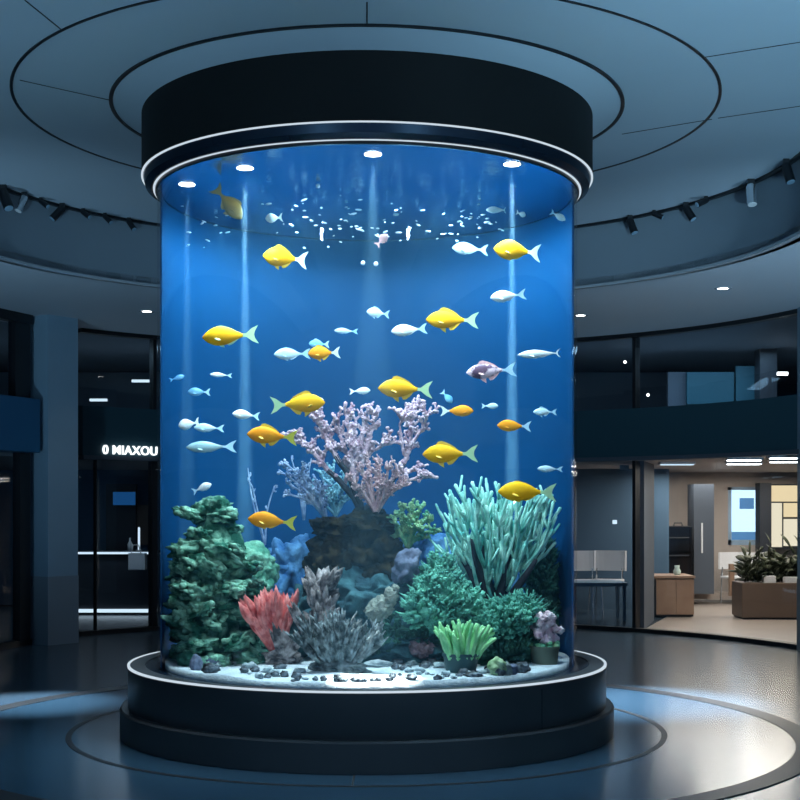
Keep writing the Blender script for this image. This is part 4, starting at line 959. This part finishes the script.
fish('blue_fish', 'faint blue fish close to the left glass wall', 177, 378, 9.75, 15, 1, 'bluef', 'bluef', 'bluef', .34, .2, -.3, dors=.03)
fish(W, 'small round white fish at the far left, left of the blue white one', 189, 424, 9.45, 21, -1, 'whitef', 'whitef', 'whitef', .55, .2, -.2, dors=.03)
fish(W, 'small blue and white fish directly above the grey teal fish', 209, 428, 9.4, 30, -1, 'pale', 'fin_blue', 'fin_blue', .30, .1, .03, dors=.03)
fish(W, 'small white fish left of and above the mid left orange fish', 246, 415, 9.3, 27, -1, 'whitef', 'whitef', 'fin_blue', .36, .1, .1, dors=.03)
fish('grey_fish', 'grey teal fish with blue tail at the far left', 211, 447, 9.3, 50, -1, 'greyteal', 'greyteal', 'fin_blue', .24, .05, -.02, dors=.02)
fish(W, 'small white fish tilted upward above the green stacked coral', 202, 488, 9.4, 20, 1, 'whitef', 'whitef', 'fin_blue', .40, .2, -.4, dors=.04)
fish(W, 'tiny blue white fish right of the mottled fish tail and lower', 490, 406, 9.6, 17, 1, 'pale', 'fin_blue', 'fin_blue', .36, .1, 0, dors=.03)
fish('blue_fish', 'pale outlined blue fish between the tree coral and the mottled fish', 447, 397, 9.9, 15, 1, 'bluef', 'fin_blue', 'fin_blue', .5, .3, .8, dors=.03)
fish(W, 'pale blue fish right of the small orange fish by the right glass', 545, 412, 9.5, 24, -1, 'pale', 'fin_blue', 'fin_blue', .32, .1, 0)
fish(W, 'pale blue fish above the tail of the yellow fish over the finger coral', 550, 469, 9.45, 26, -1, 'pale', 'fin_blue', 'fin_blue', .26, .1, .02, dors=.03)
fish(W, 'small white fish tilted down at the upper right near the glass', 558, 216, 9.45, 17, 1, 'whitef', 'fin_blue', 'fin_blue', .42, .1, .5, dors=.03)
fish(W, 'white oblong fish left of the right light shaft near the surface', 496, 210, 9.5, 20, -1, 'whitef', 'whitef', 'whitef', .36, .1, 0, dors=.02, tailL=.12)
fish(W, 'short white fish right of the right light shaft near the surface', 521, 214, 9.5, 10, 1, 'whitef', 'whitef', 'whitef', .6, .2, .3, dors=.02)
fish(W, 'round white fish above the high yellow fish at the left', 274, 218, 9.3, 17, -1, 'whitef', 'whitef', 'whitef', .60, .1, -.1, dors=.03)
fish('pink_fish', 'tiny pink fish swimming upward below the central light shaft', 382, 240, 9.2, 16, 1, 'pinkf', 'pinkf', 'pinkf', .5, .2, -.8)

# white blobs in place of light glints: surface bubbles
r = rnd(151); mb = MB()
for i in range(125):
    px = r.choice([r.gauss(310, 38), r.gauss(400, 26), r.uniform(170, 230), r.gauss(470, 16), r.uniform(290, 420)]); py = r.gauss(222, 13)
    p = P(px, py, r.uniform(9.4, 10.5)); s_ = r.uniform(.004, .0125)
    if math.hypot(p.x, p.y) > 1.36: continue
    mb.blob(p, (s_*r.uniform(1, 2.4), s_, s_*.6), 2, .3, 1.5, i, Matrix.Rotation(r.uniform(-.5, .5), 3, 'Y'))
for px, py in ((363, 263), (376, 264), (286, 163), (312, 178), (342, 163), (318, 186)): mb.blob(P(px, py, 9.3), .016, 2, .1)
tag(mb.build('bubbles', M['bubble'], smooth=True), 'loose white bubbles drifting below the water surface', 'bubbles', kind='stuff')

# ------------------------------------------------------------------ light
w = bpy.data.worlds.new('hall_dusk'); sc.world = w; w.use_nodes = True
bg = w.node_tree.nodes['Background']; bg.inputs['Color'].default_value = (.30, .58, .92, 1); bg.inputs['Strength'].default_value = .62
def area(name, loc, size, e, col, rot=(0, 0, 0)):
    l = bpy.data.lights.new(name, 'AREA'); l.shape = 'RECTANGLE'; l.size, l.size_y = size; l.energy = e; l.color = col
    o = bpy.data.objects.new(name, l); COL.objects.link(o); o.location = loc; o.rotation_euler = rot; return o
a = P(744, 0, 17.3); area('cafe_light', (a.x, a.y, 2.15), (1.2, .5), 60, (1, .84, .68))
a = P(786, 0, 19.5); area('cafe_light', (a.x, a.y, 2.15), (1.2, .5), 60, (1, .80, .62))
a = P(705, 0, 20.8); area('cafe_light', (a.x, a.y, 2.15), (1.6, .5), 50, (1, .84, .70))
a = P(740, 0, 22.2); area('cafe_light', (a.x, a.y, 2.15), (3.0, .4), 60, (1, .84, .70))  # added without a fixture, to brighten the back wall
a = P(600, 0, 19.5); area('corner_light', (a.x, a.y, 2.15), (.8, .5), 6, (.7, .85, 1))
a = P(115, 0, 19.2); area('shop_light', (a.x, a.y, 2.15), (1.5, .5), 9, (.7, .87, 1))
a = P(700, 0, 18.8); area('upper_light', (a.x, a.y, 3.84), (2.5, .6), 32, (.5, .78, 1))
a = P(110, 0, 18.8); area('upper_light', (a.x, a.y, 3.84), (2.5, .6), 20, (.5, .78, 1))
def spot(name, loc, tgt, e, ang, blend, col, soft=.05):
    l = bpy.data.lights.new(name, 'SPOT'); l.energy = e; l.spot_size = math.radians(ang); l.spot_blend = blend; l.color = col; l.shadow_soft_size = soft
    o = bpy.data.objects.new(name, l); COL.objects.link(o); o.location = loc
    o.rotation_euler = (Vector(tgt)-Vector(loc)).to_track_quat('-Z', 'Y').to_euler()
x, y = fhit(751); spot('floor_spot', (x-.05, y-.05, CZ-.35), (2.25, 1.25, 0), 6500, 32, 1, (.78, .90, 1))
x, y = fhit(24); spot('floor_spot', (x+.05, y-.05, CZ-.30), (-2.75, 1.2, 0), 4200, 22, 1, (.75, .9, 1))

for x, e in ((-2.8, 820), (3.2, 2200)): spot('uplighter', (x, -8.4, .8), (x*1.25, -4.2, CZ), e, 76, .8, (.40, .76, 1), .3)  # unseen spots added behind the camera to brighten the ceiling
spot('uplighter', (4.4, -2.6, .3), (3.9, 4.6, 3.85), 620, 50, 1, (.50, .78, 1), .2)  # unseen side spots, this and the next, added to brighten the soffit
spot('uplighter', (-4.4, -2.6, .3), (-3.7, 4.2, 3.85), 420, 62, 1, (.42, .74, 1), .2)
for x, tx in ((-2.2, -.3), (2.2, .3)):  # unseen fill spots added to light the fish from the front
    dr = (Vector((tx, -.6, 2.0))-Vector((x, -6.2, CZ-.1))).normalized(); a = Vector((x, -6.2, CZ-.1))
    spot('tank_spot', tuple(a+dr*.2), (tx, -.6, 2.0), 240, 30, .5, (.92, .96, 1), .06)

# ------------------------------------------------------------------ camera and view
cam = bpy.data.cameras.new('camera'); cam.sensor_width = 36; cam.lens = F/800*36; cam.shift_y = 108/800; cam.clip_end = 200
co = bpy.data.objects.new('camera', cam); COL.objects.link(co); co.location = (CAMX, CAMY, EYE); co.rotation_euler = (PI/2, 0, 0)
sc.camera = co
vs = sc.view_settings; sc.display_settings.display_device = 'sRGB'
vs.view_transform = 'Standard'; vs.look = 'None'; vs.exposure = 0.0; vs.gamma = 1; vs.use_curve_mapping = False
cy = sc.cycles
cy.use_denoising = True
cy.max_bounces = 8; cy.diffuse_bounces = 3; cy.glossy_bounces = 4; cy.transmission_bounces = 4; cy.volume_bounces = 1; cy.transparent_max_bounces = 24
cy.caustics_reflective = False; cy.caustics_refractive = False; cy.sample_clamp_indirect = 4
